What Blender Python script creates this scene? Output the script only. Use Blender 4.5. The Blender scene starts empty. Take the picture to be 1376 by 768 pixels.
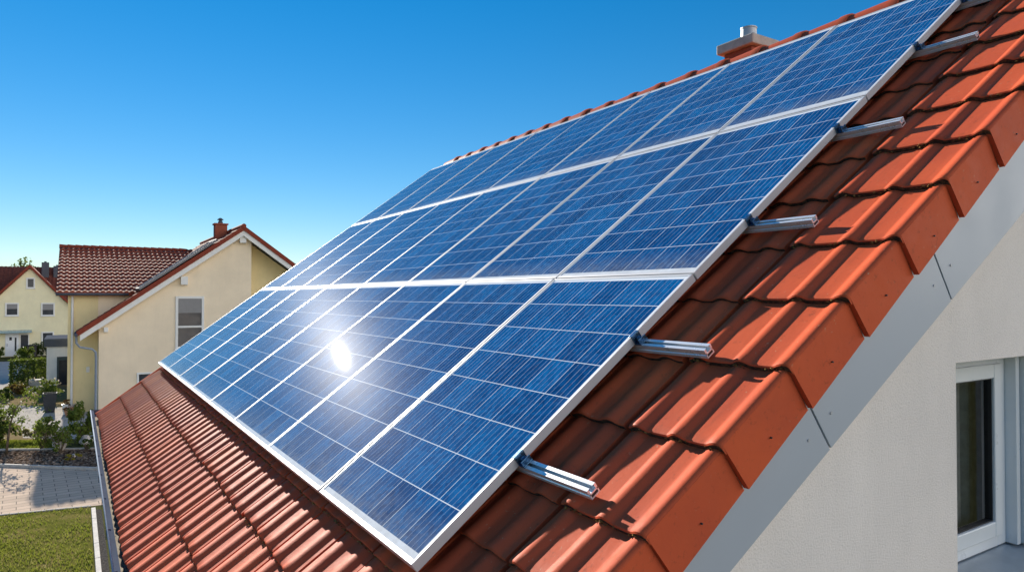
import bpy, bmesh, math, random
from mathutils import Vector, Matrix

random.seed(11)
rad = math.radians
sc = bpy.context.scene
COL = sc.collection

# ------------------------------------------------------------------ camera
H = 5.7                                   # eye height above the ground
YAW, PITCH, FPX = 32.4387, 0.857, 924.87
cam_d = bpy.data.cameras.new('camera')
cam = bpy.data.objects.new('camera', cam_d)
COL.objects.link(cam)
cam.location = (0, 0, H)
cam.rotation_euler = (rad(90 + PITCH), 0, rad(-YAW))
cam_d.sensor_width = 36.0
cam_d.lens = 36.0 * FPX / 1376.0
cam_d.clip_start = 0.05
cam_d.clip_end = 3000
sc.camera = cam

# ------------------------------------------------------------------ light
SUN_EL, SUN_AZ = 19.3, 0.6                # azimuth measured from +Y towards +X
w = bpy.data.worlds.new('World'); sc.world = w
w.use_nodes = True
nt = w.node_tree
bg = nt.nodes['Background']
sky = nt.nodes.new('ShaderNodeTexSky')
sky.sky_type = 'NISHITA'
sky.sun_disc = False
sky.sun_elevation = rad(SUN_EL)
sky.sun_rotation = rad(SUN_AZ)
sky.altitude = 300
sky.air_density = 1.0
sky.dust_density = 0.0
sky.ozone_density = 3.0
hs = nt.nodes.new('ShaderNodeHueSaturation')
hs.inputs['Saturation'].default_value = 1.52
gm = nt.nodes.new('ShaderNodeGamma'); gm.inputs[1].default_value = .76
tint = nt.nodes.new('ShaderNodeMix'); tint.data_type = 'RGBA'; tint.blend_type = 'MULTIPLY'
tint.inputs[0].default_value = 1.0
tint.inputs[7].default_value = (.90, .955, 1.04, 1)
nt.links.new(sky.outputs['Color'], tint.inputs[6])
nt.links.new(tint.outputs[2], gm.inputs[0]); nt.links.new(gm.outputs[0], hs.inputs['Color'])
# unseen bright cloud bank added behind the viewpoint as fill light for shaded walls
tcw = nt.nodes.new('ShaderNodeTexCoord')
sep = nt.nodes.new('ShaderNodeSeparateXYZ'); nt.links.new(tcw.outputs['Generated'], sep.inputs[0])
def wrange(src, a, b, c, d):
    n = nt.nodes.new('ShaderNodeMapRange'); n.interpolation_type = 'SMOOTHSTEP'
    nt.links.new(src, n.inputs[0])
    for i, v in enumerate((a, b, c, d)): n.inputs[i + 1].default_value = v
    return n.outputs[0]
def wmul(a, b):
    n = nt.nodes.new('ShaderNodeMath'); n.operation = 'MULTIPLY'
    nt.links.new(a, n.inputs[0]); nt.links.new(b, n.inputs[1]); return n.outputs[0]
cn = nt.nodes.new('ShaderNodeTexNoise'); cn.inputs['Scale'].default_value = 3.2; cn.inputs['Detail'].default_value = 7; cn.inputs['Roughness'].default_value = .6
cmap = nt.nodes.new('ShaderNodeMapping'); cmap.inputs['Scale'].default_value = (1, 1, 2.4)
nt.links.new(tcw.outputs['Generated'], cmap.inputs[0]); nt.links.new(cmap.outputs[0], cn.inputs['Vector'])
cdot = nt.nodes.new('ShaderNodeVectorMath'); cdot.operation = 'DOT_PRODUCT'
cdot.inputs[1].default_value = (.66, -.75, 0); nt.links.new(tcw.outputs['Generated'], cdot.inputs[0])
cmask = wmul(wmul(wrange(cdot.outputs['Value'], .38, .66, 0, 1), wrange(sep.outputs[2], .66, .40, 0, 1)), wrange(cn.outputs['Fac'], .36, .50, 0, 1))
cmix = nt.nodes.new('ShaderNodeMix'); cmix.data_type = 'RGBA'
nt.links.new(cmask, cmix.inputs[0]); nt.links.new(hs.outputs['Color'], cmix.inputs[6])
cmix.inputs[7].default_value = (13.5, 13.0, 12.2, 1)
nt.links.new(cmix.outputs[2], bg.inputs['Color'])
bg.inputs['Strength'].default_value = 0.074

sd = bpy.data.lights.new('sun', 'SUN')
sd.energy = 4.2
sd.angle = rad(0.5)
sd.color = (1.0, 0.93, 0.82)
so = bpy.data.objects.new('sun', sd); COL.objects.link(so)
sdir = Vector((math.sin(rad(SUN_AZ)) * math.cos(rad(SUN_EL)), math.cos(rad(SUN_AZ)) * math.cos(rad(SUN_EL)), math.sin(rad(SUN_EL))))
so.rotation_euler = sdir.to_track_quat('Z', 'Y').to_euler()
so.location = (0, 30, 30)

sc.view_settings.view_transform = 'Standard'
sc.view_settings.look = 'None'
sc.view_settings.gamma = 1.0
sc.view_settings.use_curve_mapping = False
sc.view_settings.exposure = 1.32
sc.cycles.max_bounces = 6
sc.cycles.transparent_max_bounces = 8
sc.cycles.caustics_reflective = False
sc.cycles.caustics_refractive = False
sc.cycles.sample_clamp_indirect = 4.0

# ------------------------------------------------------------------ node helpers
MATS = {}


class NB:
    def __init__(s, name):
        s.m = bpy.data.materials.new(name); s.m.use_nodes = True
        s.t = s.m.node_tree; s.n = s.t.nodes; s.l = s.t.links
        s.b = s.n['Principled BSDF']; s.out = s.n['Material Output']

    def node(s, typ, **kw):
        n = s.n.new(typ)
        for k, v in kw.items(): setattr(n, k, v)
        return n

    def put(s, sock, v):
        if v is None: return
        if hasattr(v, 'is_output'): s.l.new(v, sock)
        else: sock.default_value = v

    def tex(s, kind='Object'):
        return s.node('ShaderNodeTexCoord').outputs[kind]

    def noise(s, scale, detail=4, rough=.6, vec=None, out='Fac', dist=0):
        n = s.node('ShaderNodeTexNoise')
        n.inputs['Scale'].default_value = scale; n.inputs['Detail'].default_value = detail
        n.inputs['Roughness'].default_value = rough; n.inputs['Distortion'].default_value = dist
        s.put(n.inputs['Vector'], vec if vec is not None else s.tex())
        return n.outputs[out]

    def math(s, op, a, b=None, c=None, clamp=False):
        n = s.node('ShaderNodeMath', operation=op); n.use_clamp = clamp
        s.put(n.inputs[0], a); s.put(n.inputs[1], b); s.put(n.inputs[2], c)
        return n.outputs[0]

    def mix(s, f, a, b, mode='MIX'):
        n = s.node('ShaderNodeMix', data_type='RGBA', blend_type=mode)
        s.put(n.inputs[0], f)
        for sock, v in ((n.inputs[6], a), (n.inputs[7], b)):
            if isinstance(v, tuple): v = (v[0], v[1], v[2], 1)
            s.put(sock, v)
        return n.outputs[2]

    def ramp(s, f, stops):
        n = s.node('ShaderNodeValToRGB'); e = n.color_ramp.elements
        while len(e) < len(stops): e.new(.5)
        for el, (p, c) in zip(e, stops):
            el.position = p
            el.color = (c[0], c[1], c[2], 1) if isinstance(c, tuple) else (c, c, c, 1)
        s.put(n.inputs[0], f)
        return n.outputs[0]

    def range(s, f, a, b, c, d):
        n = s.node('ShaderNodeMapRange')
        s.put(n.inputs[0], f)
        for i, v in enumerate((a, b, c, d)): n.inputs[i + 1].default_value = v
        return n.outputs[0]

    def bump(s, h, strength=.3, dist=.01, normal=None):
        n = s.node('ShaderNodeBump')
        n.inputs['Strength'].default_value = strength; n.inputs['Distance'].default_value = dist
        s.put(n.inputs['Height'], h)
        if normal is not None: s.put(n.inputs['Normal'], normal)
        return n.outputs[0]

    def set(s, **kw):
        names = dict(color='Base Color', rough='Roughness', metal='Metallic', spec='Specular IOR Level', normal='Normal', coat='Coat Weight', coat_rough='Coat Roughness', alpha='Alpha', trans='Transmission Weight', ior='IOR', sheen='Sheen Weight')
        for k, v in kw.items():
            if isinstance(v, tuple): v = (v[0], v[1], v[2], 1)
            s.put(s.b.inputs[names[k]], v)
        return s.m


def simple(name, c, rough=.5, metal=0., spec=.5, var=.12, scale=6, bump=0., bscale=60, bdist=.004):
    b = NB(name)
    f = b.noise(scale, 5)
    dark = tuple(x * (1 - var) for x in c); light = tuple(min(1, x * (1 + var)) for x in c)
    col = b.mix(b.range(f, .3, .7, 0, 1), dark, light)
    b.set(color=col, rough=b.range(b.noise(scale * 3), .3, .7, max(0, rough - .07), min(1, rough + .07)), metal=metal, spec=spec)
    if bump: b.set(normal=b.bump(b.noise(bscale, 6), bump, bdist))
    return b.m


def mat_tile(name, ca, cb, cc, rough=.55):
    b = NB(name)
    g = b.node('ShaderNodeNewGeometry')
    r = g.outputs['Random Per Island']
    c = b.mix(r, ca, cb)
    c = b.mix(b.range(b.noise(2.3, 5), .42, .72, 0, .6), c, cc)
    sp = b.noise(260, 2)
    c = b.mix(b.range(sp, .68, .78, 0, .55), c, (.55, .25, .16))
    st = b.noise(38, 6, .7)
    c = b.mix(b.range(st, .58, .80, 0, .65), c, (.13, .05, .03))
    li = b.noise(70, 3, .6)
    c = b.mix(b.math('MULTIPLY', b.range(li, .66, .72, 0, .55), b.range(b.noise(3.1, 3), .45, .6, 0, 1)), c, (.50, .40, .24))
    mpt = b.node('ShaderNodeMapping'); mpt.inputs['Scale'].default_value = (1.3, 24, 1.3); b.l.new(b.tex(), mpt.inputs[0])
    c = b.mix(b.range(b.noise(1., 5, .7, vec=mpt.outputs[0]), .52, .8, 0, .26), c, (.20, .07, .045))
    n = b.bump(b.noise(420, 3), .12, .002)
    n = b.bump(b.noise(26, 4), .15, .006, n)
    return b.set(color=c, rough=b.range(b.noise(14, 4), .3, .7, rough - .06, rough + .1), spec=.035, normal=n)


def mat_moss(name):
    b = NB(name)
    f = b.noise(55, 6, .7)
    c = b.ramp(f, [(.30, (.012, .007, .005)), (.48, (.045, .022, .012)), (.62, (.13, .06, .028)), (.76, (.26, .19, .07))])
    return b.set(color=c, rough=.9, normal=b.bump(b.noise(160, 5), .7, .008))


def mat_cells(name):
    b = NB(name)
    uv = b.tex('UV')
    sx = b.node('ShaderNodeSeparateXYZ'); b.l.new(uv, sx.inputs[0])
    u, v = sx.outputs[0], sx.outputs[1]                  # metres across / up the laminate
    W, L, cx, cy = .948, 1.536, .158, .192
    cu = b.math('DIVIDE', u, cx); cv = b.math('DIVIDE', v, cy)
    fu = b.math('FRACT', cu); fv = b.math('FRACT', cv)

    def line(fr, at, half):                              # 1 on a thin line at fraction `at`
        return b.math('LESS_THAN', b.math('ABSOLUTE', b.math('SUBTRACT', fr, at)), half)

    def edge(fr, half):                                  # at both ends of the cell
        return b.math('GREATER_THAN', b.math('ABSOLUTE', b.math('SUBTRACT', fr, .5)), .5 - half)
    gap_u = edge(fu, .0016 / cx)
    gap_v = edge(fv, .0020 / cy)
    gap = b.math('MAXIMUM', gap_u, gap_v)
    bus = None
    wob = b.noise(.9, 2, vec=uv)
    for at, hw in ((.19, .0007), (.41, .0010), (.61, .0007), (.82, .0009)):
        lin = line(fu, at, hw / cx)
        bus = lin if bus is None else b.math('MAXIMUM', bus, lin)
    # outside of the cell field: white backsheet
    ins = b.math('MULTIPLY', b.math('MULTIPLY', b.math('GREATER_THAN', u, 0.), b.math('LESS_THAN', u, W)),
                 b.math('MULTIPLY', b.math('GREATER_THAN', v, 0.), b.math('LESS_THAN', v, L)))
    # silicon grains + a tone of its own for every cell and every panel
    vo = b.node('ShaderNodeTexVoronoi'); vo.inputs['Scale'].default_value = 75
    mp = b.node('ShaderNodeMapping'); mp.inputs['Scale'].default_value = (1, .55, 1)
    oi = b.node('ShaderNodeObjectInfo')
    add = b.node('ShaderNodeVectorMath', operation='ADD')
    cmb = b.node('ShaderNodeCombineXYZ')
    b.l.new(b.math('MULTIPLY', oi.outputs['Random'], 37.), cmb.inputs[0]); b.l.new(b.math('MULTIPLY', oi.outputs['Random'], 91.), cmb.inputs[1])
    b.l.new(uv, add.inputs[0]); b.l.new(cmb.outputs[0], add.inputs[1])
    b.l.new(add.outputs[0], mp.inputs[0]); b.l.new(mp.outputs[0], vo.inputs['Vector'])
    sv = b.node('ShaderNodeSeparateColor'); b.l.new(vo.outputs['Color'], sv.inputs[0])
    cell = b.node('ShaderNodeCombineXYZ')
    b.l.new(b.math('FLOOR', cu), cell.inputs[0]); b.l.new(b.math('FLOOR', cv), cell.inputs[1]); b.l.new(b.math('MULTIPLY', oi.outputs['Random'], 50.), cell.inputs[2])
    wn = b.node('ShaderNodeTexWhiteNoise'); wn.noise_dimensions = '3D'; b.l.new(cell.outputs[0], wn.inputs['Vector'])
    tone = b.math('ADD', b.math('MULTIPLY', sv.outputs[0], .45), b.math('MULTIPLY', wn.outputs['Value'], .45))
    tone = b.math('ADD', tone, b.math('MULTIPLY', b.noise(5, 4, vec=add.outputs[0]), .35))
    blue = b.ramp(tone, [(.15, (.001, .034, .13)), (.6, (.002, .070, .225)), (1., (.004, .125, .34))])
    # faint finger lines
    fing = b.math('GREATER_THAN', b.math('FRACT', b.math('MULTIPLY', u, 1 / .0105)), .82)
    blue = b.mix(b.math('MULTIPLY', fing, .03), blue, (.35, .45, .65))
    c = b.mix(b.math('MULTIPLY', bus, b.range(wob, .3, .7, .35, .8)), blue, (.66, .70, .78))
    c = b.mix(gap, c, (.70, .74, .78))
    c = b.mix(ins, (.80, .82, .84), c)
    dirt = b.range(b.noise(9, 6, .7, vec=add.outputs[0]), .5, .8, 0, .05)
    c = b.mix(dirt, c, (.42, .40, .36))
    low = b.math('MULTIPLY', b.range(v, -.02, .16, .42, 0.), b.range(b.noise(16, 5, .7, vec=add.outputs[0]), .3, .65, .1, 1.))
    c = b.mix(low, c, (.40, .37, .33))
    rgh = b.range(b.noise(7, 5, vec=add.outputs[0]), .3, .7, .24, .34)
    b.set(color=c, rough=.6, spec=.0)
    tg = b.node('ShaderNodeTangent'); tg.direction_type = 'UV_MAP'; tg.uv_map = 'UVMap'

    def gloss(r):
        g = b.node('ShaderNodeBsdfAnisotropic'); g.distribution = 'GGX'
        g.inputs['Roughness'].default_value = r; g.inputs['Anisotropy'].default_value = .36
        b.l.new(tg.outputs[0], g.inputs['Tangent'])
        return g
    fr = b.node('ShaderNodeFresnel'); fr.inputs['IOR'].default_value = 1.22
    core = gloss(.0135); film = gloss(.29)
    m1 = b.node('ShaderNodeMixShader'); b.l.new(fr.outputs[0], m1.inputs[0])
    b.l.new(b.b.outputs[0], m1.inputs[1]); b.l.new(core.outputs[0], m1.inputs[2])
    mx = b.node('ShaderNodeMixShader'); mx.inputs[0].default_value = .0021
    b.l.new(m1.outputs[0], mx.inputs[1]); b.l.new(film.outputs[0], mx.inputs[2]); b.l.new(mx.outputs[0], b.out.inputs[0])
    return b.m


def mat_stucco(name, c, scale=90, strength=.45, dist=.012, rough=.9, var=.06):
    b = NB(name)
    f = b.noise(1.1, 5)
    col = b.mix(b.range(f, .3, .7, 0, 1), tuple(x * (1 - var) for x in c), tuple(x * (1 + var) for x in c))
    mpw = b.node('ShaderNodeMapping'); mpw.inputs['Scale'].default_value = (2.2, 2.2, .35); b.l.new(b.tex(), mpw.inputs[0])
    col = b.mix(b.range(b.noise(1.6, 6, .65, vec=mpw.outputs[0]), .5, .8, 0, .16), col, tuple(x * .6 for x in c))
    pit_shade = b.noise(scale, 3, .6)
    col = b.mix(b.range(pit_shade, .55, .72, 0, .28), col, tuple(x * .5 for x in c))  # grain shade painted into the colour where the bump hardly shows
    return b.set(color=col, rough=rough, spec=.2, normal=b.bump(b.noise(scale, 5, .65), strength, dist))


def mat_leaf(name, a, c, trans=.35):
    b = NB(name)
    g = b.node('ShaderNodeNewGeometry')
    col = b.mix(g.outputs['Random Per Island'], a, c)
    b.set(color=col, rough=.6, spec=(.25 if trans else 0.))
    tr = b.node('ShaderNodeBsdfTranslucent'); b.l.new(b.mix(.4, col, (.25, .30, .03)), tr.inputs['Color'])
    mx = b.node('ShaderNodeMixShader'); mx.inputs[0].default_value = trans
    b.l.new(b.b.outputs[0], mx.inputs[1]); b.l.new(tr.outputs[0], mx.inputs[2]); b.l.new(mx.outputs[0], b.out.inputs[0])
    return b.m


def mat_pavers(name, ca, cb, gx=.20, gy=.20, ang=0., joint=(.16, .14, .12), jw=.02):
    b = NB(name)
    mp = b.node('ShaderNodeMapping'); mp.inputs['Rotation'].default_value = (0, 0, ang)
    b.l.new(b.tex(), mp.inputs[0])
    br = b.node('ShaderNodeTexBrick')
    br.offset = .5; br.squash = 1
    br.inputs['Scale'].default_value = 1; br.inputs['Brick Width'].default_value = gx; br.inputs['Row Height'].default_value = gy
    br.inputs['Mortar Size'].default_value = jw * .5; br.inputs['Mortar Smooth'].default_value = .1
    for k, v in (('Color1', ca), ('Color2', cb), ('Mortar', joint)): br.inputs[k].default_value = (*v, 1)
    b.l.new(mp.outputs[0], br.inputs['Vector'])
    c = b.mix(b.range(b.noise(.9, 6), .4, .75, 0, .35), br.outputs['Color'], (.22, .20, .17))
    c = b.mix(b.range(b.noise(30, 4), .5, .8, 0, .3), c, (.5, .46, .42))
    return b.set(color=c, rough=1., spec=.0, normal=b.bump(br.outputs['Fac'], -.4, .006))


def mat_ground(name, stops, scale=3., bump=.6, bscale=40, bdist=.03):
    b = NB(name)
    f = b.math('ADD', b.math('MULTIPLY', b.noise(scale, 6, .65), .6), b.math('MULTIPLY', b.noise(scale * 14, 5, .7), .4))
    return b.set(color=b.ramp(f, stops), rough=1., spec=.0, normal=b.bump(b.noise(bscale, 6), bump, bdist))


def mat_neigh_tile(name, a, c):
    b = NB(name)
    g = b.node('ShaderNodeNewGeometry')
    col = b.mix(g.outputs['Random Per Island'], a, c)
    col = b.mix(b.range(b.noise(3, 5), .45, .8, 0, .5), col, tuple(x * .45 for x in a))
    return b.set(color=col, rough=.8, spec=.08)


def mat_glass(name, tint=(.02, .025, .03), rough=.02, alpha=.55):
    b = NB(name)
    gl = b.node('ShaderNodeBsdfGlossy'); gl.inputs['Roughness'].default_value = rough
    tr = b.node('ShaderNodeBsdfTransparent'); tr.inputs['Color'].default_value = (*[1 - alpha * (1 - t) for t in tint], 1)
    fr = b.node('ShaderNodeFresnel'); fr.inputs['IOR'].default_value = 1.32
    wv = b.bump(b.noise(1.5, 2), .04, .05)
    b.l.new(wv, gl.inputs['Normal'])
    mx = b.node('ShaderNodeMixShader')
    b.l.new(b.math('ADD', fr.outputs[0], .05), mx.inputs[0]); b.l.new(tr.outputs[0], mx.inputs[1]); b.l.new(gl.outputs[0], mx.inputs[2]); b.l.new(mx.outputs[0], b.out.inputs[0])
    return b.m


M = dict(
    tile=mat_tile('terracotta_tile', (.70, .128, .045), (.56, .098, .042), (.46, .080, .042)),
    ridge=mat_tile('ridge_terracotta', (.55, .12, .055), (.47, .09, .045), (.36, .075, .045), .55),
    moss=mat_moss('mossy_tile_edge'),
    crumbs=mat_leaf('moss_crumbs', (.10, .055, .025), (.36, .22, .08), 0.),
    cells=mat_cells('polycrystalline_cells'),
    alu=simple('anodised_frame', (.66, .645, .64), .5, .3, .3, .015, 2),
    rail=simple('mill_aluminium', (.86, .86, .87), .30, .45, .5, .015, 2),
    clamp=simple('blue_anodised_clamp', (.10, .22, .36), .28, .9, .5, .2, 60),
    steel=simple('zinc_steel', (.45, .46, .48), .5, .35, .4, .06, 8),
    stucco=mat_stucco('beige_grey_stucco', (.90, .81, .745), 125, .5, .012),
    fascia=simple('grey_fascia_sheet', (.44, .47, .52), .45, .05, .5, .03, 1),
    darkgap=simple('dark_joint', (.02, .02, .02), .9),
    gutter=simple('titanium_zinc_gutter', (.085, .10, .135), .9, .0, .0, .12, 5),
    zinc=simple('bright_zinc', (.26, .30, .36), .8, 0, .0, .1, 6),
    gutterfloor=mat_ground('gutter_silt', [(.3, (.28, .24, .19)), (.6, (.42, .38, .31)), (.8, (.22, .17, .12))], 6, .4, 60, .01),
    frame=simple('white_window_frame', (.72, .74, .76), .32, 0, .5, .03, 3),
    gasket=simple('black_gasket', (.015, .016, .018), .6),
    glass=mat_glass('window_glass', alpha=.22),
    room=simple('dim_room', (.11, .10, .09), .9),
    curtain=simple('grey_curtain', (.42, .43, .43), .9, 0, .1, .2, 20),
    sill=simple('aluminium_sill', (.42, .47, .52), .35, .5),
    concrete=simple('weathered_concrete', (.46, .42, .37), .9, 0, .2, .22, 9, .5, 120, .006),
    brick=mat_tile('chimney_slip', (.36, .10, .06), (.30, .085, .05), (.20, .07, .05), .7),
    y_wall=mat_stucco('warm_yellow_render', (.88, .73, .54), 40, .2, .01),
    y_wall2=mat_stucco('straw_yellow_render', (.82, .68, .38), 40, .2, .01),
    p_wall=mat_stucco('pale_yellow_render', (.85, .77, .52), 40, .2, .01),
    w_wall=mat_stucco('white_render', (.82, .81, .78), 40, .2, .01),
    n_tile=mat_neigh_tile('glazed_red_brown_tile', (.27, .075, .045), (.36, .10, .06)),
    n_tile2=mat_neigh_tile('dull_red_brown_tile', (.15, .05, .038), (.19, .065, .045)),
    n_verge=simple('red_brown_verge', (.24, .055, .035), .9, 0, .05, .15, 8),
    white=simple('white_painted_wood', (.76, .75, .73), .5, 0, .4, .05, 4),
    dkfascia=simple('slate_grey_fascia', (.10, .11, .13), .9, 0, .0, .1, 4),
    teal=simple('dark_teal_door', (.02, .045, .055), .35, 0, .5, .1, 4),
    canopy=simple('blue_grey_canopy', (.22, .36, .42), .25, 0, .6, .1, 4),
    doorw=simple('white_front_door', (.74, .76, .80), .4, 0, .5, .03, 4),
    shutter=simple('pale_roller_blind', (.26, .25, .25), .7, 0, .3, .06, 4),
    darkglass=simple('dim_window_glass', (.04, .045, .055), .10, 0, .32, .3, 1),
    lawn=mat_ground('lawn_soil', [(.30, (.08, .085, .02)), (.46, (.13, .135, .028)), (.58, (.21, .17, .06)), (.75, (.30, .23, .12))], 1.3, .8, 60, .04),
    lawn2=mat_ground('mown_lawn', [(.3, (.10, .17, .015)), (.7, (.18, .27, .025))], 2, .7, 60, .03),
    meadow=mat_ground('meadow', [(.3, (.06, .065, .025)), (.55, (.10, .10, .04)), (.75, (.16, .14, .07))], .4, .7, 20, .05),
    dry=mat_ground('dry_bed_soil', [(.3, (.16, .12, .07)), (.55, (.26, .20, .11)), (.7, (.18, .17, .06))], 1.6, .7, 40, .04),
    mulch=mat_ground('bark_soil', [(.35, (.06, .04, .03)), (.55, (.14, .095, .07)), (.7, (.26, .19, .15))], 9, 1., 30, .05),
    pavers=mat_pavers('driveway_pavers', (.64, .50, .38), (.55, .425, .325), .62, .31, rad(-3)),
    patio=mat_pavers('patio_slabs', (.50, .46, .41), (.46, .42, .38), .8, .8, rad(5), jw=.012),
    road=simple('sunbleached_asphalt', (.46, .42, .38), 1., 0, .0, .12, 1.2),
    kerb=simple('concrete_kerb', (.46, .43, .39), .9, 0, .2, .15, 5, .4, 50),
    gravel=mat_ground('dark_gravel', [(.35, (.03, .03, .03)), (.6, (.12, .11, .10)), (.75, (.25, .23, .21))], 20, 1., 60, .03),
    bark=simple('bark', (.11, .085, .06), .9, 0, .1, .3, 12, .8, 40, .02),
    planter=simple('anthracite_planter', (.05, .053, .06), .8, 0, .15, .1, 4),
    rock=simple('pale_rock', (.50, .46, .42), .9, 0, .2, .25, 5, .8, 12, .05),
    pot=simple('clay_pot', (.42, .22, .13), .8, 0, .3, .15, 5),
    l_hedge=mat_leaf('hedge_leaf', (.035, .065, .012), (.075, .12, .02)),
    l_bush=mat_leaf('bush_leaf', (.08, .12, .018), (.17, .22, .04)),
    l_dark=mat_leaf('dark_leaf', (.025, .05, .014), (.055, .085, .02)),
    l_yell=mat_leaf('yellow_leaf', (.22, .20, .02), (.36, .27, .03)),
    l_rust=mat_leaf('rusty_leaf', (.12, .05, .02), (.22, .10, .04)),
    l_grass=mat_leaf('grass_blade', (.10, .135, .014), (.23, .23, .04)),
    l_straw=mat_leaf('straw_blade', (.30, .24, .12), (.22, .20, .09)),
    petal=mat_leaf('pale_petal', (.60, .45, .42), (.70, .62, .58), .2),
    chip=mat_leaf('bark_chip', (.12, .08, .055), (.36, .27, .20), 0.),
    black=simple('matt_black', (.02, .02, .022), .6),
    lampw=simple('lamp_white', (.7, .7, .68), .4),
)

# ------------------------------------------------------------------ mesh helpers


class MB:
    def __init__(s): s.v, s.f, s.mi, s.uv = [], [], [], None

    def add(s, vs, fs, mi=0):
        o = len(s.v); s.v += [Vector(v) for v in vs]
        for f in fs: s.f.append([i + o for i in f]); s.mi.append(mi)

    def box(s, a, b, mi=0, M4=None):
        x0, y0, z0 = a; x1, y1, z1 = b
        vs = [Vector(p) for p in ((x0, y0, z0), (x1, y0, z0), (x1, y1, z0), (x0, y1, z0), (x0, y0, z1), (x1, y0, z1), (x1, y1, z1), (x0, y1, z1))]
        if M4: vs = [M4 @ v for v in vs]
        s.add(vs, [(0, 3, 2, 1), (4, 5, 6, 7), (0, 1, 5, 4), (1, 2, 6, 5), (2, 3, 7, 6), (3, 0, 4, 7)], mi)

    def prism(s, poly, off, mi=0):
        """poly: list of 3D points in a plane, off: extrusion vector"""
        off = Vector(off); n = len(poly)
        vs = [Vector(p) for p in poly] + [Vector(p) + off for p in poly]
        fs = [list(range(n))[::-1], list(range(n, 2 * n))] + [(i, (i + 1) % n, n + (i + 1) % n, n + i) for i in range(n)]
        s.add(vs, fs, mi)

    def tube(s, path, r, n=10, mi=0, cap=True):
        path = [Vector(p) for p in path]; rs = r if isinstance(r, (list, tuple)) else [r] * len(path)
        vs = []; fs = []
        for i, p in enumerate(path):
            t = (path[min(i + 1, len(path) - 1)] - path[max(i - 1, 0)]).normalized()
            a = t.orthogonal().normalized() if i == 0 else (a - t * a.dot(t)).normalized()
            bb = t.cross(a)
            for k in range(n):
                q = 2 * math.pi * k / n
                vs.append(p + (a * math.cos(q) + bb * math.sin(q)) * rs[i])
        for i in range(len(path) - 1):
            for k in range(n):
                fs.append((i * n + k, i * n + (k + 1) % n, (i + 1) * n + (k + 1) % n, (i + 1) * n + k))
        if cap: fs += [list(range(n))[::-1], [(len(path) - 1) * n + k for k in range(n)]]
        s.add(vs, fs, mi)

    def lathe(s, c, prof, n=16, mi=0):
        c = Vector(c); vs = []; fs = []
        for r, z in prof:
            for k in range(n):
                q = 2 * math.pi * k / n
                vs.append(c + Vector((r * math.cos(q), r * math.sin(q), z)))
        for i in range(len(prof) - 1):
            for k in range(n): fs.append((i * n + k, i * n + (k + 1) % n, (i + 1) * n + (k + 1) % n, (i + 1) * n + k))
        fs += [list(range(n))[::-1], [(len(prof) - 1) * n + k for k in range(n)]]
        s.add(vs, fs, mi)

    def build(s, name, mats, parent=None, smooth=False, bevel=0., fixn=False, auto=None):
        me = bpy.data.meshes.new(name)
        org = Vector((0, 0, 0))
        root = parent
        while root is not None and root.parent is not None: root = root.parent
        if root is not None: org = root.matrix_basis.translation.copy()
        elif s.v:                                  # a thing of one mesh: origin at its base
            xs = [v.x for v in s.v]; ys = [v.y for v in s.v]; zs = [v.z for v in s.v]
            org = Vector(((min(xs) + max(xs)) / 2, (min(ys) + max(ys)) / 2, min(zs)))
        me.from_pydata([tuple(v - org) for v in s.v], [], s.f)
        for m in (mats if isinstance(mats, (list, tuple)) else [mats]): me.materials.append(M[m])
        for p, mi in zip(me.polygons, s.mi): p.material_index = mi
        if fixn:
            bm = bmesh.new(); bm.from_mesh(me); bmesh.ops.recalc_face_normals(bm, faces=bm.faces); bm.to_mesh(me); bm.free()
        if smooth:
            for p in me.polygons: p.use_smooth = True
        o = bpy.data.objects.new(name, me); COL.objects.link(o)
        if parent is None: o.location = org
        else: o.parent = parent
        if bevel:
            md = o.modifiers.new('bevel', 'BEVEL'); md.width = bevel; md.segments = 2; md.limit_method = 'ANGLE'; md.angle_limit = rad(40)
        if auto is not None:
            me.set_sharp_from_angle(angle=rad(auto)) if smooth else None
        return o


def thing(name, label, cat, loc, group=None):
    o = bpy.data.objects.new(name, None); COL.objects.link(o)
    o.location = loc; o.empty_display_size = .2
    o['label'] = label; o['category'] = cat
    if group: o['group'] = group
    return o


def tag(o, label, cat, group=None):
    o['label'] = label; o['category'] = cat
    if group: o['group'] = group
    return o


def kind(o, k): o['kind'] = k; return o


# ------------------------------------------------------------------ ground
def sheet(name, pts, z, m, k='structure'):
    b = MB(); b.add([(x, y, z) for x, y in pts], [list(range(len(pts)))])
    return kind(b.build(name, m), k)


b = MB()
b.add([(-1500, -900, 0), (1500, -900, 0), (1500, 2200, 0), (-1500, 2200, 0)], [(0, 1, 2, 3)])
kind(b.build('ground', 'meadow'), 'structure')
sheet('garden_bed', [(-9, 41), (-2, 33.5), (.2, 32.4), (.95, 33), (.95, 53), (-1.4, 58), (-9, 58)], .003, 'dry')
sheet('lawn', [(-14, 6), (.36, 6), (.41, 21.9), (-1.6, 22.3), (-14, 24.6)], .004, 'lawn')
sheet('driveway', [(-14, 24.72), (-1.6, 22.42), (.42, 22.02), (7.0, 20.9), (7.0, 22.6), (.65, 26.4), (-2.06, 28.7), (-14, 38.5)], .004, 'pavers')
sheet('flower_bed', [(-14, 38.7), (-2.06, 28.85), (.65, 26.55), (2.0, 25.4), (2.4, 29.4), (.7, 29.95), (-.5, 30.55), (-2.3, 31.6), (-14, 38.9)], .008, 'mulch')
sheet('garden_lawn', [(-12, 37.5), (-2.3, 31.75), (-.5, 30.7), (-.2, 31.4), (-.95, 33.1), (-2.45, 34.0), (-12, 39.5)], .004, 'lawn2')
sheet('patio', [(-6, 41.5), (-2.9, 40.3), (-1.95, 37.3), (-1.7, 34.0), (.2, 32.5), (.9, 33.2), (.9, 40.1), (-.25, 42.0), (-2.1, 44.0), (-6, 47)], .008, 'patio')
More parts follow.
